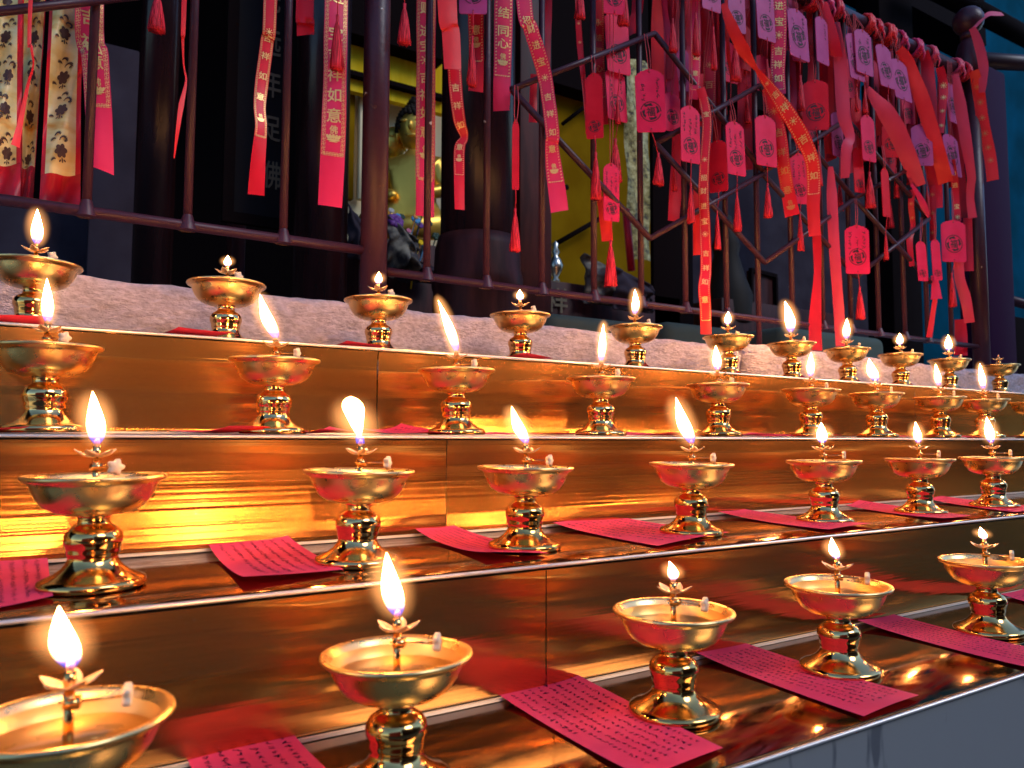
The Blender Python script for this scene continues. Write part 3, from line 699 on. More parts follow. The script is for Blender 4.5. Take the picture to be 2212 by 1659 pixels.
# yellow brocade hangings behind the bars (three), with dark motifs and red borders
def banner(label, l0, r0, l1, r1, y1, y2, dy, bl, br, seed):
    rg = random.Random(seed); root = empty('brocade_banner', at((l1+r1)/2, y2, YF+dy), label=label, cat='banner', group='yellow brocade banners behind the railing')
    ptop = -150
    def pt(u, y, lift=0):
        t = y/y1; xl, xr = l0+(l1-l0)*t, r0+(r1-r0)*t; x = xl+(xr-xl)*u
        q = at(x, y, YF+dy); q.y += .008*math.sin(u*7+seed+y*.02)+.006*math.sin(y*.03+seed)-lift; return q-root.location
    def strip(u0, u1, ya, yb, m, name, lift=0):
        mb = MB(); nu, nv = 8, 20
        mb.add([pt(u0+(u1-u0)*i/nu, ya+(yb-ya)*j/nv, lift) for j in range(nv+1) for i in range(nu+1)], [(j*(nu+1)+i, (j+1)*(nu+1)+i, (j+1)*(nu+1)+i+1, j*(nu+1)+i+1) for j in range(nv) for i in range(nu)])
        return mb
    mb = strip(bl, 1-br, ptop, y1, 0, 'x')
    if not mb: return
    wpx = (r0-l0)*(1-bl-br)
    y = -100+rg.uniform(0, 30)
    while y < y1-14:
        for cx in ((.5,) if wpx < 70 else (.32, .72)):
            u = bl+(1-bl-br)*(cx+rg.uniform(-.06, .06)); k = 27*(.8 if wpx < 45 else 1); yy = y+rg.uniform(-6, 6)
            ps = [ell(.24*math.cos(q*1.047), .22*math.sin(q*1.047), .21, .16, q*1.047) for q in range(6)]+[ell(0, 0, .2, .2), ell(0, -.52, .05, .16), ell(-.16, -.55, .10, .05, .7), ell(.16, -.55, .10, .05, -.7)]
            for sg in (-1, 1):      # curling scrolls above the flower
                for (ox, oy, r0_, am) in (((.34, .62, .32, 4.8), (.05, 1.02, .26, 3.6)) if sg > 0 else ((.40, .80, .20, 3.2), (.62, -.45, .18, 3.4))):
                    arc = []
                    for q in range(11):
                        a = q/10*am; r_ = r0_*(1-.07*q); arc.append((sg*(ox-r_*math.cos(a)), oy+r_*math.sin(a)*.8))
                    for q in range(10):
                        (ax, ay), (bx, by) = arc[q], arc[q+1]; d = math.hypot(bx-ax, by-ay) or 1; t_ = .085*math.sin(.35+2.4*q/10); nx, ny = -(by-ay)/d*t_, (bx-ax)/d*t_
                        ps.append(([(ax-nx, ay-ny), (bx-nx, by-ny), (bx+nx, by+ny), (ax+nx, ay+ny)], [(0, 1, 2, 3)]))
            vs, fs = merge(ps)
            ro = rg.uniform(-.5, .5); fl = rg.choice((-1, 1)); vs = [(fl*x*math.cos(ro)-v*math.sin(ro), fl*x*math.sin(ro)+v*math.cos(ro)) for x, v in vs]
            vv = [(u+x*k*1.0/(r0-l0), yy-v*k*1.25) for x, v in vs]
            keep = all(bl < a < 1-br and b < y1-1 for a, b in vv)
            if keep or True: mb.add([pt(min(1-br, max(bl, a)), min(b, y1-1), .0016) for a, b in vv], fs, 1)
        y += 84
    mb.build('cloth_panel', [M['brocade'], M['motif']], root)
    mb = strip(0, 1, y1, y2, 0, 'x'); mb.build('lower_panel', M['dark'], root)
    if bl: strip(0, bl, ptop, y1, 0, 'x').build('border', M['red'], root)
    if br: strip(1-br, 1, ptop, y1, 0, 'x').build('border', M['red'], root)
    return root
banner('yellow brocade banner with dark flowers, cut by the left border', -40, 49, -38, 45, 353, 440, .06, 0, .12, 3)
banner('narrow crumpled yellow brocade banner between two wider ones', 49, 100, 46, 76, 362, 436, .09, .06, .05, 5)
banner('red-bordered yellow brocade banner hanging left of the pink inscribed ribbon', 108, 178, 88, 174, 376, 446, .05, .10, .13, 8)
RB = [
 ('thin twisted red ribbon dangling over the yellow brocade banners', [(66, 0, 8), (68, 100, 6), (72, 140, 3), (60, 185, 6), (45, 260, 10), (33, 316, 18)], -.03, 'bright'),
 ('pink inscribed ribbon behind the leftmost bar, its lower end plain red', [(194, 0, 56), (205, 120, 54), (213, 240, 52), (219, 368, 48)], .022, 'pinkred', T1('进宝吉祥如意#', (-60, -20, 14, 48, 92, 136, 190)), 0, ('卍', 0, 229), 'goldink', .35),
 ('thin curling red ribbon beside the second bar, twisted to a narrow waist', [(398, 0, 10), (395, 80, 6), (397, 140, 3), (402, 175, 4), (392, 225, 11), (384, 280, 8), (376, 342, 2)], -.02, 'bright'),
 ('red inscribed ribbon curving left between the second and third bars', [(584, 0, 28), (577, 90, 27), (566, 175, 28), (561, 230, 26), (564, 275, 26), (558, 345, 30), (553, 421, 35)], -.022, 'red', T1('*吉祥如意#', (30, 77, 120, 163, 207, 257)), 0, ('卍', 0, 297)),
 ('short plain red ribbon end at the top, right of the third bar', [(659, 0, 38), (660, 40, 37), (660, 76, 36)], .025, 'red', '', 0, None, None, -.25),
 ('wide pink inscribed ribbon left of the thick post, a tassel before it', [(727, 0, 50), (724, 150, 50), (720, 300, 52), (713, 446, 51)], -.01, 'pinkred', T1('财进宝吉祥如意#', (-50, -8, 46, 108, 162, 206, 250, 292)), 0, ('卍', 0, 331)),
 ('long pink inscribed ribbon crossed by the first bar right of the thick post', [(921, 0, 42), (920, 160, 41), (919, 320, 42), (918, 468, 42)], .024, 'pinkred', T1('财进宝*吉祥如意#', (12, 50, 85, 126, 168, 206, 244, 285, 330)), 0, ('卍', 0, 380)),
 ('plain bright red ribbon covering the top of an inscribed one', [(966, 0, 43), (974, 70, 40), (978, 150, 38)], -.036, 'bright', '', .1, None, None, -.12),
 ('red inscribed ribbon folded sideways at its waist, below a plain bright one', [(980, 120, 30), (985, 200, 28), (993, 262, 26), (1003, 296, 17), (993, 318, 24), (992, 380, 23), (993, 453, 22)], -.02, 'red', T1('吉祥如意#', (190, 226, 268, 318, 346)), 0, ('=', 130, 378)),
 ('short inscribed ribbon hanging behind the mauve tag at the top', [(1028, 0, 34), (1029, 120, 32), (1028, 198, 32)], .02, 'red', T1('意#', (47, 82)), 0, ('=', 10, 130)),
 ('pink-red ribbon printed with 结同心, left of the lozenge tip', [(1088, 0, 41), (1086, 120, 39), (1083, 240, 36)], .018, 'pinkred', T1('永结同心#', (-25, 18, 55, 90, 130)), 0, ('=', 0, 160)),
 ('long slanting pink ribbon printed with 招财进宝, crossing the lozenge', [(1132, 0, 34), (1146, 60, 34), (1162, 110, 33), (1176, 160, 31), (1184, 210, 30), (1190, 255, 30), (1194, 296, 29), (1192, 312, 28), (1196, 360, 35), (1203, 410, 38), (1209, 457, 40)], -.034, 'pinkred', T1('招财进宝*吉祥如意#', (24, 62, 97, 133, 168, 210, 246, 284, 324, 366), .55), 0, ('=', 0, 393), 'goldink', -.15),
 ('plain dark red ribbon behind the slanting 招财进宝 ribbon', [(1180, 0, 26), (1178, 80, 25), (1176, 165, 23)], .02, 'dark'),
 ('dark red ribbon scrap behind the left lozenge corner', [(1153, 160, 14), (1152, 210, 17), (1151, 265, 18)], .02, 'dark'),
 ('narrow edge-on ribbon with gold print, tassel over its top', [(1248, 0, 11), (1253, 100, 12), (1261, 175, 10), (1266, 250, 7), (1268, 290, 6)], .015, 'red', T1('***', (40, 90, 130)), .5),
 ('faded inscribed ribbon printed with 永 behind the stacked pink tags', [(1292, 0, 26), (1293, 120, 25), (1298, 200, 26), (1302, 270, 26)], .02, 'dark', T1('永结同心*', (40, 75, 110, 145, 180)), 0, ('=', 0, 210), 'faintgold'),
 ('plain red ribbon tail hanging behind the small inscribed tag', [(1300, 425, 22), (1307, 470, 26), (1312, 521, 24)], .012, 'bright'),
 ('pink ribbon sloping down behind the upper lozenge bar', [(1426, 0, 30), (1440, 90, 28), (1452, 180, 26), (1458, 250, 20)], .03, 'pinkred'),
 ('wide dark red ribbon behind the bars left of the gold-print ribbon', [(1458, 0, 36), (1464, 150, 34), (1466, 300, 28), (1460, 400, 27), (1455, 478, 26)], .045, 'dark'),
 ('long red ribbon with 财 and gold rosettes reaching down to the kerb', [(1513, 190, 20), (1522, 225, 20), (1527, 270, 20), (1522, 350, 20), (1520, 420, 23), (1523, 500, 23), (1525, 580, 23), (1521, 622, 25), (1524, 668, 24), (1525, 722, 24)], -.03, 'red', T1('宝*招财进宝*吉祥如意', (250, 345, 384, 413, 446, 478, 506, 545, 579, 608, 648), .6), 0, ('=', 215, 690)),
 ('plain red ribbon half hidden behind the long gold-rosette ribbon', [(1506, 400, 16), (1505, 480, 16), (1505, 551, 16)], .01, 'bright'),
 ('broad plain dark red ribbon behind the first pair of rosy tags', [(1608, 20, 34), (1610, 150, 33), (1610, 260, 33), (1609, 368, 33)], .03, 'dark'),
 ('red gold-print ribbon leaning right with a broad plain end', [(1650, 150, 26), (1668, 225, 28), (1684, 294, 29), (1692, 353, 28), (1700, 405, 27), (1712, 466, 32)], -.024, 'red', T1('*吉祥如意#', (240, 286, 328, 368, 410, 440)), 0, ('=', 170, 412), 'faintgold'),
 ('shiny orange-red ribbon twisted across the tags from upper left', [(1562, 8, 10), (1580, 55, 24), (1606, 108, 26), (1634, 150, 8), (1664, 190, 22), (1694, 232, 32), (1728, 288, 34), (1752, 340, 30), (1758, 390, 28), (1757, 450, 27), (1760, 510, 24)], -.045, 'bright', T1('*吉祥*吉祥如', (180, 205, 232, 262, 300, 340, 380), .6), 0, ('=', 170, 420), 'goldink'),
 ('long dark red ribbon hanging below the shiny twisted one to the kerb', [(1764, 500, 17), (1766, 590, 17), (1761, 690, 27), (1762, 757, 29)], -.015, 'dark', '', .3, False),
 ('inscribed ribbon printed with 宝吉祥 hanging straight among mauve tags', [(1682, 0, 32), (1682, 100, 31), (1680, 155, 30), (1684, 205, 26)], -.03, 'pinkred', T1('进宝*吉祥如', (14, 46, 74, 108, 138, 168), .6), 0, ('=', 0, 190)),
 ('red inscribed ribbon with 意, partly behind a slim tassel', [(1502, 0, 22), (1503, 100, 22), (1501, 180, 20), (1498, 215, 18)], -.01, 'pinkred', T1('如意', (122, 155), .6), 0, ('=', 0, 190)),
 ('dark red ribbon printed with 百, left of the plain dark one', [(1522, 20, 18), (1532, 110, 27), (1532, 190, 28), (1533, 260, 26)], .015, 'dark', T1('*百年', (140, 184, 220), .6), 0, ('=', 110, 250), 'faintgold'),
 ('plain dark ribbon squeezed between the 百 ribbon and the bars', [(1557, 0, 16), (1557, 150, 16), (1559, 300, 15)], .03, 'dark'),
 ('plain deep red ribbon looped over the rail above the pink folded one', [(1778, 5, 16), (1788, 45, 24), (1800, 90, 26), (1808, 122, 22)], -.03, 'red', '', 0, False, None, .5),
 ('plain rose ribbon folded at its middle, right of the large red tag', [(1806, 50, 14), (1815, 130, 27), (1819, 200, 29), (1824, 255, 27), (1836, 296, 20), (1829, 318, 22), (1825, 385, 18)], -.028, 'rose', '', 0, False),
 ('plain bright red ribbon slung diagonally from the rail, broad square end', [(1942, 106, 18), (1960, 135, 30), (1985, 195, 33), (2006, 260, 31), (2022, 310, 28), (2034, 358, 28), (2043, 395, 29)], -.035, 'bright', '', .15, False),
 ('plain red ribbon hanging behind the diagonal bright one', [(1994, 112, 20), (2003, 150, 27), (2010, 220, 24), (2016, 300, 18)], -.015, 'red', '', 0, False),
 ('wide rose ribbon arching right in a long curve over the bars', [(1874, 190, 10), (1890, 214, 26), (1912, 240, 36), (1936, 280, 37), (1956, 325, 35), (1972, 365, 32), (1985, 402, 28)], -.032, 'rose', '', 0, False),
 ('gold-print ribbon crumpled into a narrow strip below the rail', [(2030, 145, 16), (2038, 185, 19), (2036, 235, 14), (2032, 288, 12)], -.03, 'red', T1('****', (185, 212, 240, 268), .8), 0, False, None),
 ('plain rose ribbon wavering down along the end post', [(2063, 160, 13), (2074, 225, 23), (2086, 300, 22), (2098, 378, 17), (2097, 400, 16), (2096, 430, 15), (2101, 471, 17)], -.03, 'rose', '', 0, False),
 ('gold-patterned orange-red ribbon hanging rightmost, before the blue-lit post', [(2104, 152, 18), (2115, 205, 24), (2124, 270, 24), (2138, 335, 23), (2145, 390, 22)], -.03, 'bright', T1('******', (190, 222, 255, 288, 318, 345), .6), 0, False, None, 'faintgold'),
 ('rose ribbon tied round the ball finial of the end post', [(2100, 60, 12), (2113, 92, 18), (2124, 140, 19), (2123, 180, 16), (2121, 200, 12)], -.045, 'rose', '', 0, False),
 ('short ribbon tail flying right from the ball finial knot', [(2104, 60, 8), (2122, 42, 12), (2140, 30, 16), (2166, 30, 10)], -.04, 'rose', '', 0, False),
 ('dim gold-print ribbon low among the bars near the end post', [(2014, 400, 12), (2015, 450, 13), (2015, 520, 12)], .015, 'dark', T1('***', (425, 460, 498), .8), 0, False, None, 'faintgold'),
 ('gold-print ribbon above the large tag near the end post', [(2056, 345, 12), (2062, 390, 14), (2065, 430, 14), (2069, 478, 14)], -.01, 'red', T1('*进宝*', (376, 400, 445, 466), .8), 0, False),
 ('plain pink-red ribbon bending right below the large tag by the end post', [(2070, 545, 20), (2073, 600, 20), (2084, 640, 22), (2090, 668, 20), (2094, 697, 20)], -.028, 'rose', '', 0, False),
 ('short red ribbon end tucked behind the large tag by the end post', [(2090, 470, 18), (2091, 530, 19), (2092, 586, 20)], -.008, 'red', '', 0, False),
 ('flared pink ribbon end pinched between two bars low at right', [(2018, 595, 13), (2021, 620, 16), (2023, 646, 22)], -.01, 'pinkred', '', 0, False),
 ('slender red ribbon tail below the flared pink end, leaning left', [(2020, 645, 9), (2014, 685, 10), (2007, 729, 12)], -.008, 'bright', '', 0, False),
 ('dull orange-red ribbon lying against the foot of the end post', [(2074, 690, 22), (2076, 730, 25), (2075, 768, 26)], .02, 'red', '', 0, False),
 ('long plain rose ribbon hanging from the lozenge knot to the lamps', [(1794, 360, 10), (1797, 420, 22), (1800, 494, 22), (1806, 590, 22), (1812, 670, 22), (1815, 748, 18)], -.02, 'rose', '', 0, False),
 ('dark red gold-print ribbon strip curling beside the third lozenge', [(1972, 410, 16), (1968, 440, 12), (1972, 490, 10), (1965, 520, 13), (1970, 575, 10)], -.012, 'dark', T1('***', (440, 470, 500), .8), 0, False, None, 'faintgold'),
 ('pale pink ribbon twisted along the lozenge bar near the end post', [(1968, 398, 6), (1982, 418, 10), (1996, 445, 14), (2006, 470, 4)], -.03, 'pinkred', '', 0, False),
 ('plain deep red ribbon at the top between the lozenge and pink tags', [(1378, 0, 26), (1372, 40, 24), (1366, 75, 20)], .02, 'red', '', 0, None, None, -.8),
 ('plain dark red ribbon behind the large dark red tag', [(1716, 0, 24), (1718, 150, 22), (1722, 300, 20)], .04, 'dark'),
 ('plain red ribbon in the thick of tags below the rail', [(1905, 190, 22), (1918, 245, 20), (1930, 300, 16)], .02, 'dark', '', 0, False),
 ('red ribbon tail hanging behind the tags left of the end post', [(2004, 330, 24), (2020, 400, 26), (2024, 450, 22)], .01, 'red', '', 0, False),
 ('narrow red ribbon edge behind the rose wavering ribbon', [(2052, 180, 12), (2066, 280, 14), (2076, 380, 16), (2082, 470, 14)], .015, 'dark', '', 0, False),
]
rg0 = random.Random(11)
for k in range(44):
    x = 1420+k*15.3+rg0.uniform(-9, 9); yr = max(-30, 2+(x-1740)*.447); y0 = yr+6; ln = rg0.uniform(170, 330)*(1 if x < 1900 else .8); w_ = rg0.uniform(17, 28)*(1-.18*(x-1420)/650)
    RB.append(('plain red ribbon in the crowd hanging behind the bars and tags', [(x, y0, w_*.6), (x+rg0.uniform(-3, 5), y0+ln*.3, w_), (x+rg0.uniform(-6, 10), y0+ln*.65, w_), (x+rg0.uniform(-8, 16), y0+ln, w_)], .026+.02*rg0.random(), rg0.choice(('dark', 'red', 'dark', 'rose', 'bright')), '', rg0.uniform(-.3, .3), True, None, rg0.uniform(-.4, .4)))
for r_ in RB:
    a = list(r_)+[None]*(9-len(r_))
    ribbon(a[0], a[1], a[2], a[3], a[4] or '', a[5] or 0., a[6] if isinstance(a[6], bool) else None, a[6] if isinstance(a[6], tuple) else (a[7] if isinstance(a[7], tuple) else ''), next((x for x in a[6:9] if isinstance(x, str)), 'goldink'), notch=next((x for x in a[6:] if isinstance(x, float)), 0))
def tassel(mb, x, y0, y1, wpx, Y, cordfrom=None, rel=None):
    rg = random.Random(int(x*7+y0)); a = at(x, y0, Y); s_ = mpp(a); h = (y1-y0)*s_; rr = wpx*s_/2; n = 22; vs = []; rows = 9
    for i in range(rows+1):
        t = i/rows
        base = rr*(.30 if t < .08 else .22 if t < .13 else .30+.70*((t-.13)/.87)**.75)
        for k in range(n):
            q = base*(1+(.16 if k % 2 else -.10)*min(1, t*2))
            zz = -h*t-(rg.uniform(0, .05)*h if i == rows else 0)
            vs.append(a+Vector((q*math.cos(2*math.pi*k/n), q*math.sin(2*math.pi*k/n)*.8, zz))-rel)
    mb.add(vs, [(i*n+k, (i+1)*n+k, (i+1)*n+(k+1) % n, i*n+(k+1) % n) for i in range(rows) for k in range(n)]+[tuple(range(n)), tuple(range(rows*n+n-1, rows*n-1, -1))])
    for k in range(7):
        an = rg.uniform(0, 6.28); d = Vector((math.cos(an), math.sin(an)*.8, 0))
        mb.tube([a-rel+d*rr*.25+Vector((0, 0, -h*.2)), a-rel+d*rr*.75+Vector((0, 0, -h*.6)), a-rel+d*rr*rg.uniform(.95, 1.35)+Vector((0, 0, -h*rg.uniform(.93, 1.06)))], .0005, 4)
OUT = [(-.5, .13), (-.485, .105), (-.43, .10), (-.415, .068), (-.33, .062), (-.30, .035), (-.2, .032), (-.12, .010), (0, 0), (.12, .010), (.2, .032), (.30, .035), (.33, .062), (.415, .068), (.43, .10), (.485, .105), (.5, .13), (.5, .955), (.485, .985), (.44, 1.0), (-.44, 1.0), (-.485, .985), (-.5, .955)]
def wish_tag(label, x, y0, w_, h_, slope=0., lean=0., m='tagpink', seal=True, cols=0, tas=None, cord=None, dy=-.03, grp='red wish tags hung on the railing', pen=None):
    Y = YF+dy; p = at(x, y0, Y); v = -p; v.z = 0; v.normalize(); f0 = math.atan2(v.y, v.x)+math.pi/2
    lo, hi = f0-1.2, f0+1.25
    def sl(f): d = proj(p+hdir(f)*.01)-proj(p-hdir(f)*.01); return d.y/max(1e-6, d.x)
    for _ in range(40):
        mid = (lo+hi)/2
        if (sl(hi)-slope)*(sl(mid)-slope) <= 0: lo = mid
        else: hi = mid
    H = hdir((lo+hi)/2); dx = (proj(p+H*.01)-proj(p-H*.01)).x/.02; Wm = w_/dx; Hm = h_*mpp(p)
    V = Vector((0, 0, -Hm))+H*(lean*h_/dx); Nn = H.cross(V).normalized()
    if Nn.dot(p) > 0: Nn = -Nn
    root = empty('wish_tag', p, label=label, cat='wish tag', group=grp); t = .0018
    def P(u, v_, lift=0): return H*(u*Wm)+V*v_+Nn*lift
    mb = MB(); n = len(OUT)
    mb.add([P(u, v_, t/2) for u, v_ in OUT]+[P(u, v_, -t/2) for u, v_ in OUT], [tuple(range(n)), tuple(range(2*n-1, n-1, -1))]+[(i, i+n, (i+1) % n+n, (i+1) % n) for i in range(n)])
    def flat(sh, cu, cv, k, rot=0):
        vs, fs = sh; mb.add([P(cu+xx*k, cv-yy*k*Wm/Hm, t/2+.0004) for xx, yy in vs], fs, 1)
    for cv in (.055, .955): flat(ell(0, 0, .5, .5), 0, cv, .055)
    rg = random.Random(int(x+y0))
    if seal:
        cv = 1-.30*min(1.6, (Wm/Hm)/.42); k = .72
        for q in range(28):
            if q % 7 == 6 and rg.random() < .6: continue
            a0, a1 = 2*math.pi*q/28, 2*math.pi*(q+.93)/28
            flat(([(.5*math.cos(a0), .5*math.sin(a0)), (.5*math.cos(a1), .5*math.sin(a1)), (.455*math.cos(a1), .455*math.sin(a1)), (.455*math.cos(a0), .455*math.sin(a0))], [(0, 1, 2, 3)]), 0, cv, k)
        for q in range(4):
            a = q*math.pi/2+.25; c_, s_ = math.cos(a), math.sin(a)
            blk = [(.24, -.17), (.40, -.13), (.40, .12), (.33, .22), (.27, .15), (.31, .04)]
            flat(([(c_*bx-s_*by, s_*bx+c_*by) for bx, by in blk], [tuple(range(6))]), 0, cv, k)
        vs, fs = glyph('福'); flat(([(a*.42, b*.46) for a, b in vs], fs), 0, cv, k)
    for c_ in range(cols):
        u = .30-.30*c_ if cols > 2 else .27-.5*c_; v_ = .17 if c_ % 2 == 0 else .26
        end = .5 if c_ % 2 == 0 else .56
        while v_ < end:
            k = .15*rg.uniform(.8, 1.2); flat(stroke_char(rg), u+rg.uniform(-.02, .02), v_, k); v_ += k*1.0*Wm/Hm
    pl = mb.build('plate', [M[m], M[pen or 'blackink']], root, smooth=False)
    # cord up to what it hangs from
    top = at(*cord, YF-.016)-p if cord else Vector((0, -p.y+YF-.016, max(.03, ztop-p.z)))
    mb = MB(); e = P(0, .055, .0012)
    mb.tube([top+Vector((.003, 0, 0)), top*.5+Vector((.004, -.002, 0)), e+Vector((.003, 0, .012)), e+Vector((.0006, 0, 0)), e+Vector((-.0006, 0, 0)), e+Vector((-.003, 0, .012)), top*.5+Vector((-.004, -.002, 0)), top+Vector((-.003, 0, 0))], .0007, 5)
    mb.build('cord', M['cord'], root)
    if tas:
        mb = MB(); b_ = at(tas[0], tas[1], Y)-p; mb.tube([P(0, .955, .0012), P(0, 1.0, .0016), (P(0, 1.0)+b_)/2+Vector((.001, 0, 0)), b_+Vector((0, 0, -.004))], .0008, 5)
        tassel(mb, tas[0], tas[1], tas[2], tas[3], Y, rel=p); mb.build('tassel', M['tassel'], root)
    return root
TG = [
 ('wish tag out of view above, its red tassel showing at top left', 344, -190, 50, 120, 0, 0, 'tagred', True, 0, (341, -18, 68, 32)),
 ('wish tag out of view above, its tassel hanging over the wide pink ribbon', 731, -190, 50, 120, 0, 0, 'tagred', True, 0, (729, 33, 151, 27)),
 ('wish tag out of view above, its tassel alone right of the thick post', 872, -190, 50, 120, 0, 0, 'tagred', True, 0, (874, 8, 96, 27)),
 ('mauve tag cut by the top border, tassel over the short inscribed ribbon', 1023, -118, 60, 154, .02, 0, 'tagmauve', True, 0, (1020, 78, 186, 20)),
 ('deep red tag turned edge-on at the left lozenge corner', 1114, 258, 15, 155, .1, 0, 'tagred', False, 0, (1113, 450, 542, 22), (1115, 185)),
 ('wish tag out of view above, tassel over the narrow edge-on ribbon', 1252, -200, 46, 120, .1, 0, 'tagred', True, 0, (1253, -34, 40, 22)),
 ('upper pink tag cut by the top border, above the large blank pink one', 1326, -108, 46, 144, .12, 0, 'tagpink', True, 0, (1346, -40, 54, 26), None, -.035),
 ('large blank pink tag behind the lozenge bar with a seal near its foot', 1330, 27, 50, 134, .28, .05, 'tagpink', True, 0, (1334, 208, 268, 12), None, -.004),
 ('plain deep red tag hanging from the upper lozenge bar', 1282, 157, 37, 146, -.1, .02, 'tagred', True, 0, (1287, 330, 431, 23), (1280, 120)),
 ('pale pink tag smudged with blue ink, below the large blank pink one', 1327, 150, 42, 112, .3, .06, 'tagpink', True, 2, (1329, 300, 392, 28), None, .004),
 ('pink tag with two columns of handwriting and round seal inside the lozenge', 1402, 149, 63, 140, -.02, .03, 'tagpink', True, 2, (1422, 330, 399, 23), (1394, 74)),
 ('small inscribed red tag with printed lines near the lozenge foot', 1320, 352, 34, 128, .14, 0, 'tagpink', True, 3, (1319, 520, 617, 27), None, -.012),
 ('first rosy tag of the second lozenge, seal clear, tassel straight below', 1490, 228, 41, 126, .24, 0, 'tagpink', True, 3, (1492, 396, 481, 17), (1492, 150)),
 ('vivid red tag tilted upward to the right, behind the gold-rosette ribbon', 1549, 302, 40, 115, -.2, .02, 'tagred', True, 0, (1549, 455, 538, 15), (1535, 225), -.014),
 ('narrow rosy tag with faint writing, hanging from the lozenge crossing', 1586, 262, 39, 118, .24, .03, 'tagpink', True, 3, (1592, 415, 498, 17), (1578, 215)),
 ('broad rosy tag without writing, left of the leaning gold-print ribbon', 1652, 249, 44, 112, .2, .02, 'tagpink', True, 0, (1658, 396, 469, 18), (1650, 205)),
 ('mauve tag cut by the top border, first of the mauve row', 1535, -100, 40, 128, .4, 0, 'tagmauve', True, 0, (1541, 58, 150, 14)),
 ('slim mauve tag cut by the top border, pen mark of a seal at its foot', 1588, -62, 36, 136, .3, .02, 'tagmauve', True, 1, (1588, 96, 174, 24)),
 ('mauve tag left of the straight inscribed ribbon, cut by the top border', 1649, -40, 38, 130, .4, .04, 'tagmauve', True, 1, (1657, 128, 190, 12)),
 ('mauve tag right of the straight inscribed ribbon, doubled by another behind', 1720, 20, 42, 108, .5, .05, 'tagmauve', True, 2, (1729, 163, 239, 18)),
 ('mauve tag mostly hidden behind its doubled neighbour', 1700, 14, 36, 96, .5, .05, 'tagmauve', True, 0, None, None, -.018),
 ('large dark red tag with a peaked top, hanging from two cords', 1760, 172, 57, 112, -.04, 0, 'tagred', True, 0, (1768, 315, 400, 14), (1756, 120)),
 ('mauve-red tag turned sideways close under the rail', 1773, 36, 26, 104, .55, .02, 'tagmauve', False, 1, None, None),
 ('left one of the mauve tag pair below the rail', 1841, 72, 33, 100, .42, .10, 'tagmauve', True, 2, (1850, 190, 240, 10)),
 ('right one of the mauve tag pair below the rail', 1862, 64, 36, 98, .42, .04, 'tagmauve', True, 2, (1868, 185, 245, 10), None, -.036),
 ('curved mauve tag right of the mauve pair', 1905, 96, 32, 92, .4, .12, 'tagmauve', True, 0, (1918, 205, 250, 9)),
 ('mauve tag leaning left of the diagonal bright ribbon', 1938, 128, 36, 86, .45, .14, 'tagmauve', True, 0, (1952, 228, 290, 9)),
 ('slim rosy tag alone in the middle of the tags at right', 1872, 248, 29, 102, .28, .03, 'tagpink', True, 0, (1878, 372, 449, 22), (1868, 205)),
 ('mauve tag with smudged blue writing right of the arching rose ribbon', 1989, 268, 45, 92, .02, .02, 'tagmauve', True, 1, None, (1986, 215), -.02),
 ('dark red tag half covered by the arching rose ribbon', 1925, 266, 42, 76, 0, 0, 'tagred', True, 0, None, None, -.008),
 ('mauve tag right of the square end of the diagonal ribbon', 2050, 290, 32, 88, .4, .1, 'tagmauve', True, 2, None, None, -.012),
 ('rosy tag pinned under the gold patterned strip near the rail end', 2052, 180, 26, 85, .5, .1, 'tagmauve', True, 0, None, None, -.012),
 ('broad pink-red tag beside the end post with a dark seal', 2058, 475, 52, 92, .03, 0, 'tagpink', True, 0, (2056, 590, 661, 16), (2056, 412)),
 ('narrow pink tag low between two bars, left of a similar one', 1988, 520, 21, 88, .05, .04, 'tagpink', True, 0, None, (1990, 470)),
 ('narrow pink tag low between two bars, right of a similar one', 2019, 516, 19, 90, .05, .04, 'tagpink', True, 0, None, (2018, 460)),
 ('bright red inscribed tag alone above the lamps, tassel reaching their flames', 1850, 486, 52, 107, .0, 0, 'tagpink', True, 3, (1857, 620, 688, 20), (1848, 430)),
 ('rosy written tag behind the shiny twisted ribbon', 1723, 330, 36, 112, .1, .03, 'tagpink', True, 3, (1728, 462, 541, 15), (1716, 290), -.015),
 ('deep red tag turned nearly edge-on under the arching ribbon', 1910, 362, 16, 108, .2, .02, 'tagred', False, 0, (1913, 500, 560, 11), (1906, 315)),
 ('plain red tag partly behind the folded rose ribbon', 1851, 318, 22, 100, .15, .04, 'tagred', True, 1, None, None, -.012),
 ('small red tag under the mauve pair, cut by a ribbon', 1848, 210, 22, 62, .1, 0, 'tagred', False, 0, None, None, -.014),
 ('wish tag hidden above, its slim tassel left of the deep red edge-on tag', 1935, 265, 20, 60, .2, 0, 'tagred', False, 0, (1935, 362, 427, 12), None, .004),
 ('wish tag out of view above, its pink tassel right of the lozenge peak', 1452, -150, 44, 130, .2, 0, 'tagred', True, 0, (1453, 40, 113, 18)),
 ('wish tag out of view above, its long tassel over the 意 ribbon', 1500, -150, 44, 130, .2, 0, 'tagred', True, 0, (1503, 28, 120, 18)),
]
rg0 = random.Random(23)
for k in range(15):
    x = 1440+k*40+rg0.uniform(-12, 12); y0 = max(20, 2+(x-1740)*.447+30)+rg0.uniform(0, 190)
    TG.append(('tag half hidden in the crowd of ribbons behind the bars', x, y0, rg0.uniform(26, 36)*(1-.2*k/15), rg0.uniform(84, 112)*(1-.2*k/15), rg0.uniform(.1, .45), rg0.uniform(0, .08), rg0.choice(('tagpink', 'tagred', 'tagpink', 'tagmauve')), True, 0, (x+6, y0+150, y0+212, rg0.uniform(12, 17)), None, .022))
for t_ in TG:
    a = list(t_)+[None]*(14-len(t_))
    wish_tag(a[0], a[1], a[2], a[3], a[4], a[5], a[6], a[7], a[8], a[9], a[10], a[11], -.03 if a[12] is None else a[12])
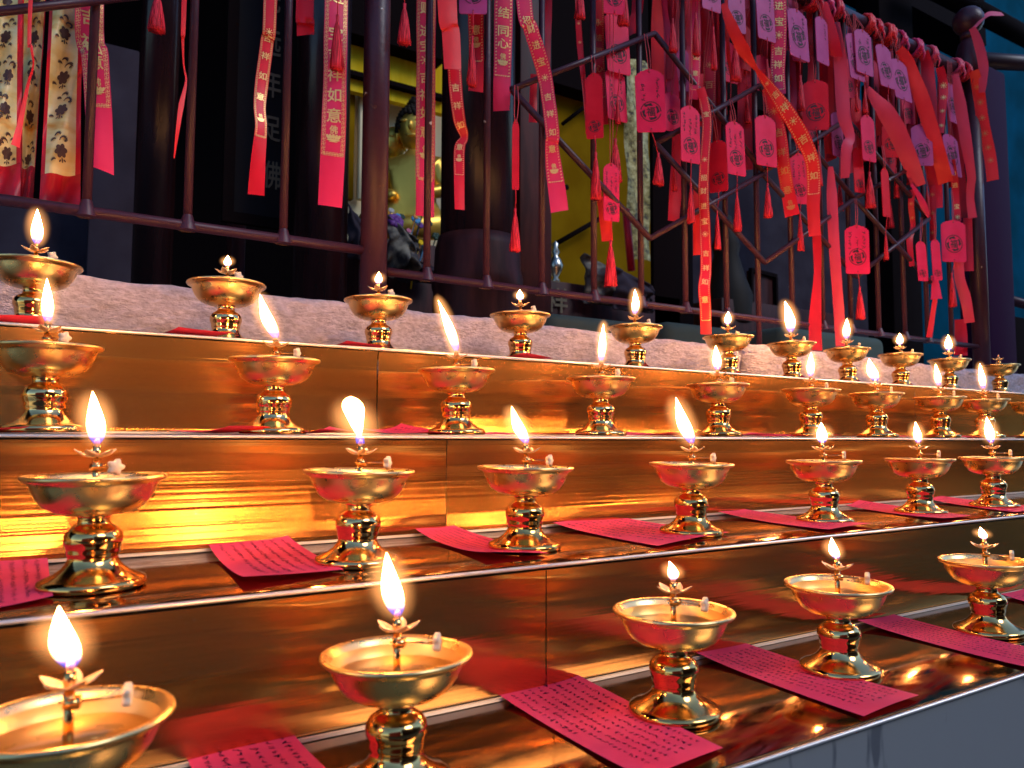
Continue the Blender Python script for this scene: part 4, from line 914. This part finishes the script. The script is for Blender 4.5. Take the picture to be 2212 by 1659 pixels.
# ribbon knots wound on the top rail
for i, (px, m_, wd, lab) in enumerate([(1752, 'red', 26, 'first ribbon knot on the rail from the top border'), (1778, 'pinkred', 16, 'pale ribbon knot on the rail beside the first one'), (1800, 'red', 20, 'puffy red ribbon knot on the rail above the folded rose ribbon'), (1868, 'bright', 22, 'orange-red winding on the rail above the mauve tag pair'),
        (1885, 'red', 12, 'thin red winding beside the orange-red one on the rail'), (1912, 'bright', 24, 'orange-red winding in the middle of the bare rail'), (1938, 'pinkred', 12, 'thin pink winding where the diagonal bright ribbon is tied'), (1972, 'pinkred', 16, 'pink winding in front of a dark tassel on the rail'), (2005, 'rose', 16, 'rose winding before the last bare piece of rail'), (2060, 'rose', 18, 'ribbon knot at the rail end against the post'), (2078, 'red', 16, 'crumpled ribbon knot right at the end post')]):
    t = (px-1740)/320.0; py = 2+t*143; c = at(px, py, YF); c = Vector((c.x, YF, ztop)); s_ = mpp(c); hw = wd*s_*.6; rg = random.Random(i); mb = MB()
    for q in range(3):
        x_ = c.x-hw*.6+hw*.6*q; ring = []
        for k in range(25):
            a = 2*math.pi*k/24; rr = .0195+.003*rg.random()*(1 if k < 24 else 0); ring.append(Vector((x_+hw*.15*math.sin(a+q), YF+rr*math.cos(a), ztop+rr*math.sin(a)))-c)
        ring[-1] = ring[0]; mb.tube(ring, [hw*.30+.002*rg.random()]*25, 6, caps=False)
    mb.ball((0, -.021, -.004), .009, 10, 0, (1.2, .7, 1)); mb.tube([(0, -.022, -.006), (.006, -.026, -.022), (.002, -.024, -.040)], [.004, .003, .0012], 6)
    mb.build('ribbon_knot', M[m_], loc=c, label=lab, cat='ribbon knot', group='ribbon knots wound on the top rail')
# ------------------------------------------------------------------ the hall behind
def rect3(l, t, r_, b_, y):    # world box edges from a picture rectangle at depth y
    a = at(l, (t+b_)/2, y); c = at(r_, (t+b_)/2, y); return a.x, c.x, at((l+r_)/2, b_, y).z, at((l+r_)/2, t, y).z
FZ = zk-.03
def slab(name, l, t, r_, b_, y, d, m, label=None, cat=None, group=None, parent=None, z0=None, bev=.004, kind=None):
    xa, xb, za, zb = rect3(l, t, r_, b_, y)
    if z0 is not None: za = z0
    mb = MB(); mb.box((xa, y, za), (xb, y+d, zb)); o = sharp(mb.build(name, M[m], None, smooth=False, label=label, cat=cat, group=group, kind=kind), 40, bev) if bev else mb.build(name, M[m], None, smooth=False, label=label, cat=cat, group=group, kind=kind)
    return o
def child(o, root):
    o.parent = root; o.matrix_parent_inverse = Matrix.Translation(-root.location); return o
# shell
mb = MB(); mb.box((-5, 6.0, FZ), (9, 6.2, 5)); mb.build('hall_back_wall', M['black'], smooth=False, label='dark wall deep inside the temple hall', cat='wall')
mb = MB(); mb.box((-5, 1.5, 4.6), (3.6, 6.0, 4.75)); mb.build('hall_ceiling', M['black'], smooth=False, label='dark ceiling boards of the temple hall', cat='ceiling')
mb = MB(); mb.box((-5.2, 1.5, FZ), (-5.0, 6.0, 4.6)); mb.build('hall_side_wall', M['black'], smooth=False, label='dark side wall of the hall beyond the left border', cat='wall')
# columns
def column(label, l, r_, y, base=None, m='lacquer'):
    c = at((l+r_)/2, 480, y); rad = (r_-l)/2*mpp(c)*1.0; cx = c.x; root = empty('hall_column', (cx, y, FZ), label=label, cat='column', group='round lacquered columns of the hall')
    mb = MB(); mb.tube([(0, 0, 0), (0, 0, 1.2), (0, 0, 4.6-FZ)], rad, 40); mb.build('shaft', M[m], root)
    if base:
        bz = at((l+r_)/2, base, y).z-FZ; b2 = rad*1.18
        mb = MB(); mb.lathe([(b2, 0), (b2*1.02, bz*.45), (b2*1.0, bz*.62), (b2*1.04, bz*.66), (b2*1.04, bz*.72), (b2*.99, bz*.78), (b2*.97, bz*.92), (b2*.9, bz), (rad*.8, bz*1.01)], 40)
        mb.build('drum_base', M['darkwood'], root)
    return root
column('thick dark column standing on a rounded wooden drum, right of the thick railing post', 952, 1112, 1.75, 517)
column('dark column with a bluish sheen behind the wide pink ribbon', 636, 750, 2.0)
column('dark column with a thin bright streak left of the calligraphy board', 292, 372, 1.9)
slab('door_post', 1124, -300, 1192, 660, 1.72, .12, 'darkwood', 'dark red door post directly right of the drum-based column', 'post', z0=FZ)
slab('door_post', 500, 455, 530, 640, 2.35, .08, 'darkwood', 'slim dark post left of the calligraphy board', 'post', z0=FZ)
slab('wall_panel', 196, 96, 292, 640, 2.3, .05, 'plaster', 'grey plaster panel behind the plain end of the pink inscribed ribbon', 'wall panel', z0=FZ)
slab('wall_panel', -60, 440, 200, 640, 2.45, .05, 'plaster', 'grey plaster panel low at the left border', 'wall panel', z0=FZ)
# calligraphy board
bx = empty('calligraphy_board', at(565, 480, 2.2), label='dark framed board with faint vertical calligraphy between left column and post', cat='board')
xa, xb, za, zb = rect3(512, -260, 616, 470, 2.2); mb = MB(); mb.box((xa, 2.2, za), (xb, 2.23, zb)); child(mb.build('panel', M['plaster'] if False else M['board'] if 'board' in M else M['black'], None, smooth=False), bx)
mb = MB(); mb.box((xa-.03, 2.18, za-.03), (xb+.03, 2.20, za)); mb.box((xa-.03, 2.18, za), (xa, 2.20, zb)); mb.box((xb, 2.18, za), (xb+.03, 2.20, zb)); child(mb.build('frame', M['black'], None, smooth=False), bx)
for ch, py, sz in (('南', -95, 60), ('无', 0, 58), ('远', 92, 62), ('年', 180, 62), ('足', 278, 58), ('佛', 378, 62)):
    c = at(588, py, 2.196); k = sz*mpp(c); vs, fs = glyph(ch); mb = MB(); mb.add([(c.x+x*k*.62, 2.196, c.z+y*k) for x, y in vs], fs); child(mb.build('calligraphy', M['faintwriting'], None, smooth=False), bx)
# altar bay: yellow drape, cream wall, gilded figures
slab('altar_drape', 750, 98, 962, 220, 3.3, .04, 'yellow', 'yellow cloth valance above the gilded statue', 'drape', bev=0)
slab('altar_beam', 745, 176, 965, 186, 3.26, .05, 'black', 'thin dark beam across the yellow valance', 'beam', bev=0)
slab('altar_wall', 745, 186, 965, 640, 3.42, .04, 'cream', 'cream wall panel behind the gilded statue', 'wall panel', z0=FZ, bev=0)
for i, (l, r_) in enumerate(((752, 766), (777, 790))):
    slab('altar_pilaster', l, 190, r_, 430, 3.36, .04, 'cream' if i else 'ochre', ('ochre pilaster strip left of the thick railing post', 'cream pilaster strip touching the thick railing post')[i], 'pilaster')
slab('altar_lintel', 740, -200, 965, 98, 3.2, .2, 'black', 'dark lintel boards over the altar bay', 'lintel', bev=0)
# gilded statue: one body, head and curls as parts
def skin(name, m, pts, edges, rads, root, lv=2):
    me = bpy.data.meshes.new(name); me.from_pydata([tuple(p) for p in pts], edges, []); me.materials.append(m)
    o = bpy.data.objects.new(name, me); COL.objects.link(o); o.parent = root
    sk = o.modifiers.new('skin', 'SKIN'); sk.use_smooth_shade = True
    for i, r_ in enumerate(rads): me.skin_vertices[0].data[i].radius = r_ if isinstance(r_, tuple) else (r_, r_)
    me.skin_vertices[0].data[0].use_root = True
    ss = o.modifiers.new('subsurf', 'SUBSURF'); ss.levels = lv; ss.render_levels = lv
    return o
def statue(label, px, pyh, pyb, y, sc, curls, facing):
    c = at(px, pyb, y); u = mpp(c)*sc; root = empty('gilded_statue', c, facing, label=label, cat='statue', group='gilded figures on the altar')
    pts = [(0, 0, .25), (0, 0, .75), (0, 0, 1.25), (0, 0, 1.52), (0, 0, 1.7), (-.42, 0, 1.36), (-.56, -.12, .85), (-.22, -.42, .72), (.42, 0, 1.36), (.56, -.12, .85), (.22, -.42, .76), (-.6, -.25, .2), (.0, -.62, .12), (.6, -.25, .2)]
    ed = [(0, 1), (1, 2), (2, 3), (3, 4), (2, 5), (5, 6), (6, 7), (2, 8), (8, 9), (9, 10), (0, 11), (11, 12), (0, 13), (13, 12)]
    k = 62*u; rd = [.42, .36, .40, .18, .14, .2, .15, .09, .2, .15, .09, .26, .2, .26]
    skin('robed_body', M['gold'], [Vector(p)*k for p in pts], ed, [r_*k for r_ in rd], root)
    mb = MB(); hz = 2.02*k; mb.ball((0, 0, hz), .33*k, 20, 0, (.86, .92, 1.15)); mb.ball((0, -.30*k, hz-.03*k), .07*k, 10, 0, (.7, 1, 1.3))
    for sg in (-1, 1):
        mb.ball((sg*.30*k, .02*k, hz-.05*k), .11*k, 10, 0, (.35, .7, 1.7)); mb.ball((sg*.12*k, -.27*k, hz+.07*k), .055*k, 8, 0, (1.3, .5, .5))
    mb.ball((0, -.27*k, hz-.19*k), .07*k, 8, 0, (1.4, .5, .45)); mb.build('head', M['gold'], root)
    if curls:
        mb = MB(); rg = random.Random(4)
        for q in range(150):
            th_ = math.acos(1-1.15*q/150); ph_ = q*2.39996
            d = Vector((math.sin(th_)*math.cos(ph_)*.9, math.sin(th_)*math.sin(ph_)*.96+.10, math.cos(th_)*1.18+.08))
            if d.y < -.62 and d.z < .55: continue
            mb.ball(tuple(Vector((0, 0, hz))+d*.34*k), .052*k, 7)
        mb.ball((0, .05*k, hz+.47*k), .14*k, 10)
        for q in range(22): a = q*2.4; mb.ball((.13*k*math.cos(a)*(1-q/30), .05*k+.13*k*math.sin(a)*(1-q/30), hz+(.46+.006*q)*k), .045*k, 7)
        mb.build('curled_hair', M['hair'], root)
    return root
statue('seated gilded statue with dark curled hair, half behind a pink ribbon', 892, 250, 525, 3.0, 2.0, True, R(-38))
statue('smaller gilded attendant with a bald head and folded hands, left of the statue', 846, 285, 500, 3.12, 1.55, False, R(-55))
# altar table and flowers
slab('altar_table', 775, 520, 965, 640, 2.62, .5, 'darkwood', 'dark altar table carrying flowers below the gilded statue', 'table', z0=FZ)
for i in range(26):
    rg = random.Random(300+i); px, py = rg.uniform(838, 946), rg.uniform(455, 560); y = 2.58+rg.uniform(-.05, .3)
    if i == 0: px, py, y = 853, 478, 2.52
    colr = [('purple', (.16, .03, .24)), ('pink', (.62, .16, .26)), ('orange', (.72, .30, .04)), ('yellow', (.66, .52, .12)), ('white', (.5, .46, .42)), ('blue', (.08, .30, .55)), ('dark green', (.02, .05, .025))][0 if i == 0 else rg.choice((1, 2, 3, 4, 5, 6, 6, 6, 0))]
    if colr[0] not in M: M[colr[0]] = mat(colr[0].replace(' ', '_')+'_petals', colr[1], .6)
    c = at(px, py, y); k = (rg.uniform(6, 12) if i else 20)*mpp(c); mb = MB(); npet = rg.randint(6, 9)
    for q in range(npet):
        a = 2*math.pi*q/npet
        mb.ball((k*.55*math.cos(a), k*.35*math.sin(a)-k*.2, k*.55*math.sin(a)), k*.45, 8, 0, (1, .5, .8))
    mb.ball((0, -.1*k, 0), k*.42, 8); mb.tube([(0, .1*k, -.1*k), (0, .05, -.06), (0, .08, -.16)], .003, 5)
    mb.build('altar_flower', M[colr[0]], loc=c, label='%s flower in the offering heap on the altar' % colr[0] if i else 'large purple lotus bud above the altar flower heap', cat='flower', group='flowers heaped on the altar')
def clothheap(label, l, t, r_, b_, y, m, seed):
    import mathutils
    xa, xb, za, zb = rect3(l, t, r_, b_, y); mb = MB(); vs = []; n = 24
    for j in range(n+1):
        for i in range(n+1):
            u, v = i/n, j/n; q = mathutils.noise.noise(Vector((u*4+seed, v*4, seed)))
            vs.append((xa+(xb-xa)*u, y-.05*math.sin(math.pi*u)*math.sin(math.pi*v)+q*.05, za+(zb-za)*v*(1-.35*u)+q*.02))
    mb.add(vs, [(j*(n+1)+i, j*(n+1)+i+1, (j+1)*(n+1)+i+1, (j+1)*(n+1)+i) for j in range(n) for i in range(n)])
    o = mb.build('altar_cloth', M[m], label=label, cat='cloth'); s_ = o.modifiers.new('thickness', 'SOLIDIFY'); s_.thickness = .004; return o
clothheap('dark patterned cloth slumped on the altar left of the flowers', 836, 470, 905, 600, 2.5, 'olivedark', 2)
clothheap('grey-mauve cloth hanging before the altar table under the flowers', 860, 555, 945, 610, 2.56, 'plaster', 5)
clothheap('grey crumpled cloth between the wide pink ribbon and thick post', 748, 440, 790, 560, 2.6, 'plaster', 9)
# bay right of the column: ochre walls, dark lines, silver vase, brocade hanging
slab('ochre_screen', 1186, 210, 1420, 660, 3.0, .05, 'ochre', 'ochre wall seen through the first lozenge', 'wall panel', z0=FZ, bev=0)
slab('bay_lintel', 1186, -300, 1420, 210, 2.9, .1, 'black', 'dark lintel above the ochre wall', 'lintel', bev=0)
def bar3(name, a, b_, y, r_, m, label, cat):
    p, q = at(*a, y), at(*b_, y); mb = MB(); mb.tube([Vector((0, 0, 0)), q-p], r_, 8); mb.build(name, M[m], loc=p, label=label, cat=cat)
bar3('dark_batten', (1195, 530), (1300, 470), 2.93, .012, 'black', 'sloping dark batten on the ochre wall', 'batten')
bar3('dark_batten', (1215, 268), (1296, 205), 2.93, .010, 'black', 'upper sloping dark batten on the ochre wall', 'batten')
bar3('dark_batten', (1205, 412), (1225, 404), 2.93, .014, 'black', 'short dark batten stub beside the slanting ribbon end', 'batten')
c = at(1200, 610, 2.3); u = mpp(c); mb = MB(); mb.lathe([(8*u, 0), (10*u, 3*u), (5*u, 10*u), (14*u, 26*u), (17*u, 36*u), (12*u, 50*u), (5*u, 58*u), (9*u, 66*u), (5*u, 76*u), (7*u, 84*u), (0, 92*u)], 20); mb.build('silver_vase', mat('silver', (.55, .50, .42), .30, 1), loc=c, label='shiny silver altar vase at the foot of the ochre wall', cat='vase')
slab('white_tray', 1166, 608, 1232, 622, 2.28, .1, 'cream', 'pale tray edge under the silver vase', 'tray')
slab('offering_table', 1150, 622, 1470, 690, 2.2, .5, 'darkwood', 'dark red offering table with a faint gold character, behind the bottom rail', 'table', z0=FZ)
c = at(1345, 665, 2.19); vs, fs = glyph('祥'); k = 52*mpp(c); mb = MB(); mb.add([(x*k, 0, y*k) for x, y in vs], fs); o = mb.build('gold_character', M['faintwriting'], loc=Vector((c.x-.3, 2.19, c.z)), smooth=False)
o.parent = [q for q in bpy.data.objects if q.name.startswith('offering_table')][0]
xa, xb, za, zb = rect3(1352, 130, 1404, 560, 2.45); mb = MB(); n = 26; mb.add([(xa+(xb-xa)*i/4, 2.45+.012*math.sin(i*1.6+j*.5), za+(zb-za)*j/n) for j in range(n+1) for i in range(5)], [(j*5+i, j*5+i+1, (j+1)*5+i+1, (j+1)*5+i) for j in range(n) for i in range(4)])
mb.build('brocade_hanging', M['olive'], label='olive gold brocade strip hanging behind the inscribed lozenge tag', cat='hanging')
clothheap('dark heap of figured cloth on the offering table left of the brocade strip', 1262, 555, 1352, 660, 2.15, 'olivedark', 12)
clothheap('pale figured cloth corner below the brocade strip', 1325, 580, 1410, 672, 2.1, 'plaster', 14)
bar3('incense_stick_holder', (1352, 452), (1364, 585), 2.4, .016, 'red', 'red cylinder standing left of the brocade strip', 'cylinder')
slab('hall_column_square', 1408, -300, 1492, 650, 2.2, .02, 'black', 'black square pillar right of the brocade strip', 'pillar', z0=FZ)
# right part of the hall
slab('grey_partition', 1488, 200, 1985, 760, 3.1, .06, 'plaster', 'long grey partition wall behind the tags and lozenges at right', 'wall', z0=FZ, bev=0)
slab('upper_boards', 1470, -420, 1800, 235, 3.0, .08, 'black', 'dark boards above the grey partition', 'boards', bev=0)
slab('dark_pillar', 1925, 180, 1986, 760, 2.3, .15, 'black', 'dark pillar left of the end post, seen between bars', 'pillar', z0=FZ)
c = at(1570, 640, 2.6); mb = MB(); u = mpp(c)
mb.lathe([(50*u, -60*u), (55*u, 0), (40*u, 40*u), (26*u, 90*u), (30*u, 110*u), (18*u, 150*u), (12*u, 175*u), (0, 185*u)], 24); mb.build('dark_urn', M['hair'], loc=c, label='dark bronze urn behind the lamp at the kerb joint', cat='urn')
fb = empty('framed_panel', at(1646, 630, 2.7), R(8), label='slanted dark framed panel leaning behind the tall flame at right', cat='frame')
u = mpp(at(1646, 630, 2.7)); mb = MB(); mb.box((-45*u, 0, -50*u), (45*u, .02, 40*u)); mb.build('panel', M['darkwood'], fb, smooth=False)
mb = MB(); mb.box((-50*u, -.02, 36*u), (50*u, 0, 44*u)); mb.box((44*u, -.02, -50*u), (52*u, 0, 36*u)); mb.box((-52*u, -.02, -50*u), (-44*u, 0, 36*u)); mb.build('frame', M['black'], fb, smooth=False)
slab('dark_bench', 1560, 660, 1800, 735, 2.5, .3, 'darkwood', 'long dark bench low behind the right-hand lamps', 'bench', z0=FZ)
for i, (l, r_, py, lab) in enumerate(((1188, 1405, 696, 'green kneeling cushion behind the kerb, right of the door post'), (1440, 1610, 712, 'green kneeling cushion behind the kerb at the middle of the railing'), (1690, 1915, 728, 'long green kneeling cushion behind the right-hand lamps'))):
    xa, xb, za, zb = rect3(l, py-12, r_, py+14, 1.5); mb = MB(); mb.box((xa, 1.5, FZ), (xb, 1.85, zb)); o = mb.build('kneeling_cushion', M['cushion'], label=lab, cat='cushion', group='green kneeling cushions'); sharp(o, 40, .03, 4)
# outside at right: big post, beams, teal wall
slab('corner_post', 2128, 150, 2186, 770, 1.32, .10, 'corner', 'thick purple painted corner post lit blue along its edge', 'post', z0=FZ, bev=.012)
bar3('cross_beam', (2120, 131), (2330, 143), 1.4, .030, 'lacq2', 'dark red horizontal beam right of the ball finial', 'beam')
bar3('roof_beam', (1990, -40), (2330, 140), 3.2, .085, 'black', 'dark sloping roof beam in the upper right corner', 'beam')
slab('roof_pillar', 1895, -300, 1966, 82, 3.4, .2, 'black', 'dark pillar top behind the rail in front of the teal wall', 'pillar')
slab('eave_board', 1780, -320, 2120, 2, 3.6, .3, 'black', 'dark eave board along the top above the teal wall', 'board', bev=0)
bar3('stair_handrail', (2160, 642), (2330, 690), 1.5, .020, 'rail', 'maroon handrail sloping down at the right border', 'handrail')
slab('black_slab', 2128, 690, 2330, 860, 2.6, .05, 'black', 'black slab low at the right border', 'block', z0=FZ)  # plain black slab filling the low right corner
mb = MB(); mb.box((3.2, 5.2, FZ), (30, 5.4, 16)); mb.build('teal_wall', M['teal'], smooth=False, label='blue-teal wall beyond the end post in the upper right', cat='wall')
# unseen walls added behind the camera to redden and darken the brass reflections
mb = MB(); mb.box((-9, -7.3, GZ), (-.6, -7, 3.4)); mb.build('reflection_wall', M['wallred'], smooth=False, label='added red reflection wall across from the lamps, out of view', cat='wall')
mb = MB(); mb.box((-.6, -9.3, GZ), (45, -9, 6.5)); mb.build('reflection_wall', M['darkwood'], smooth=False, label='added dark reflection wall across from the lamps, out of view', cat='wall')
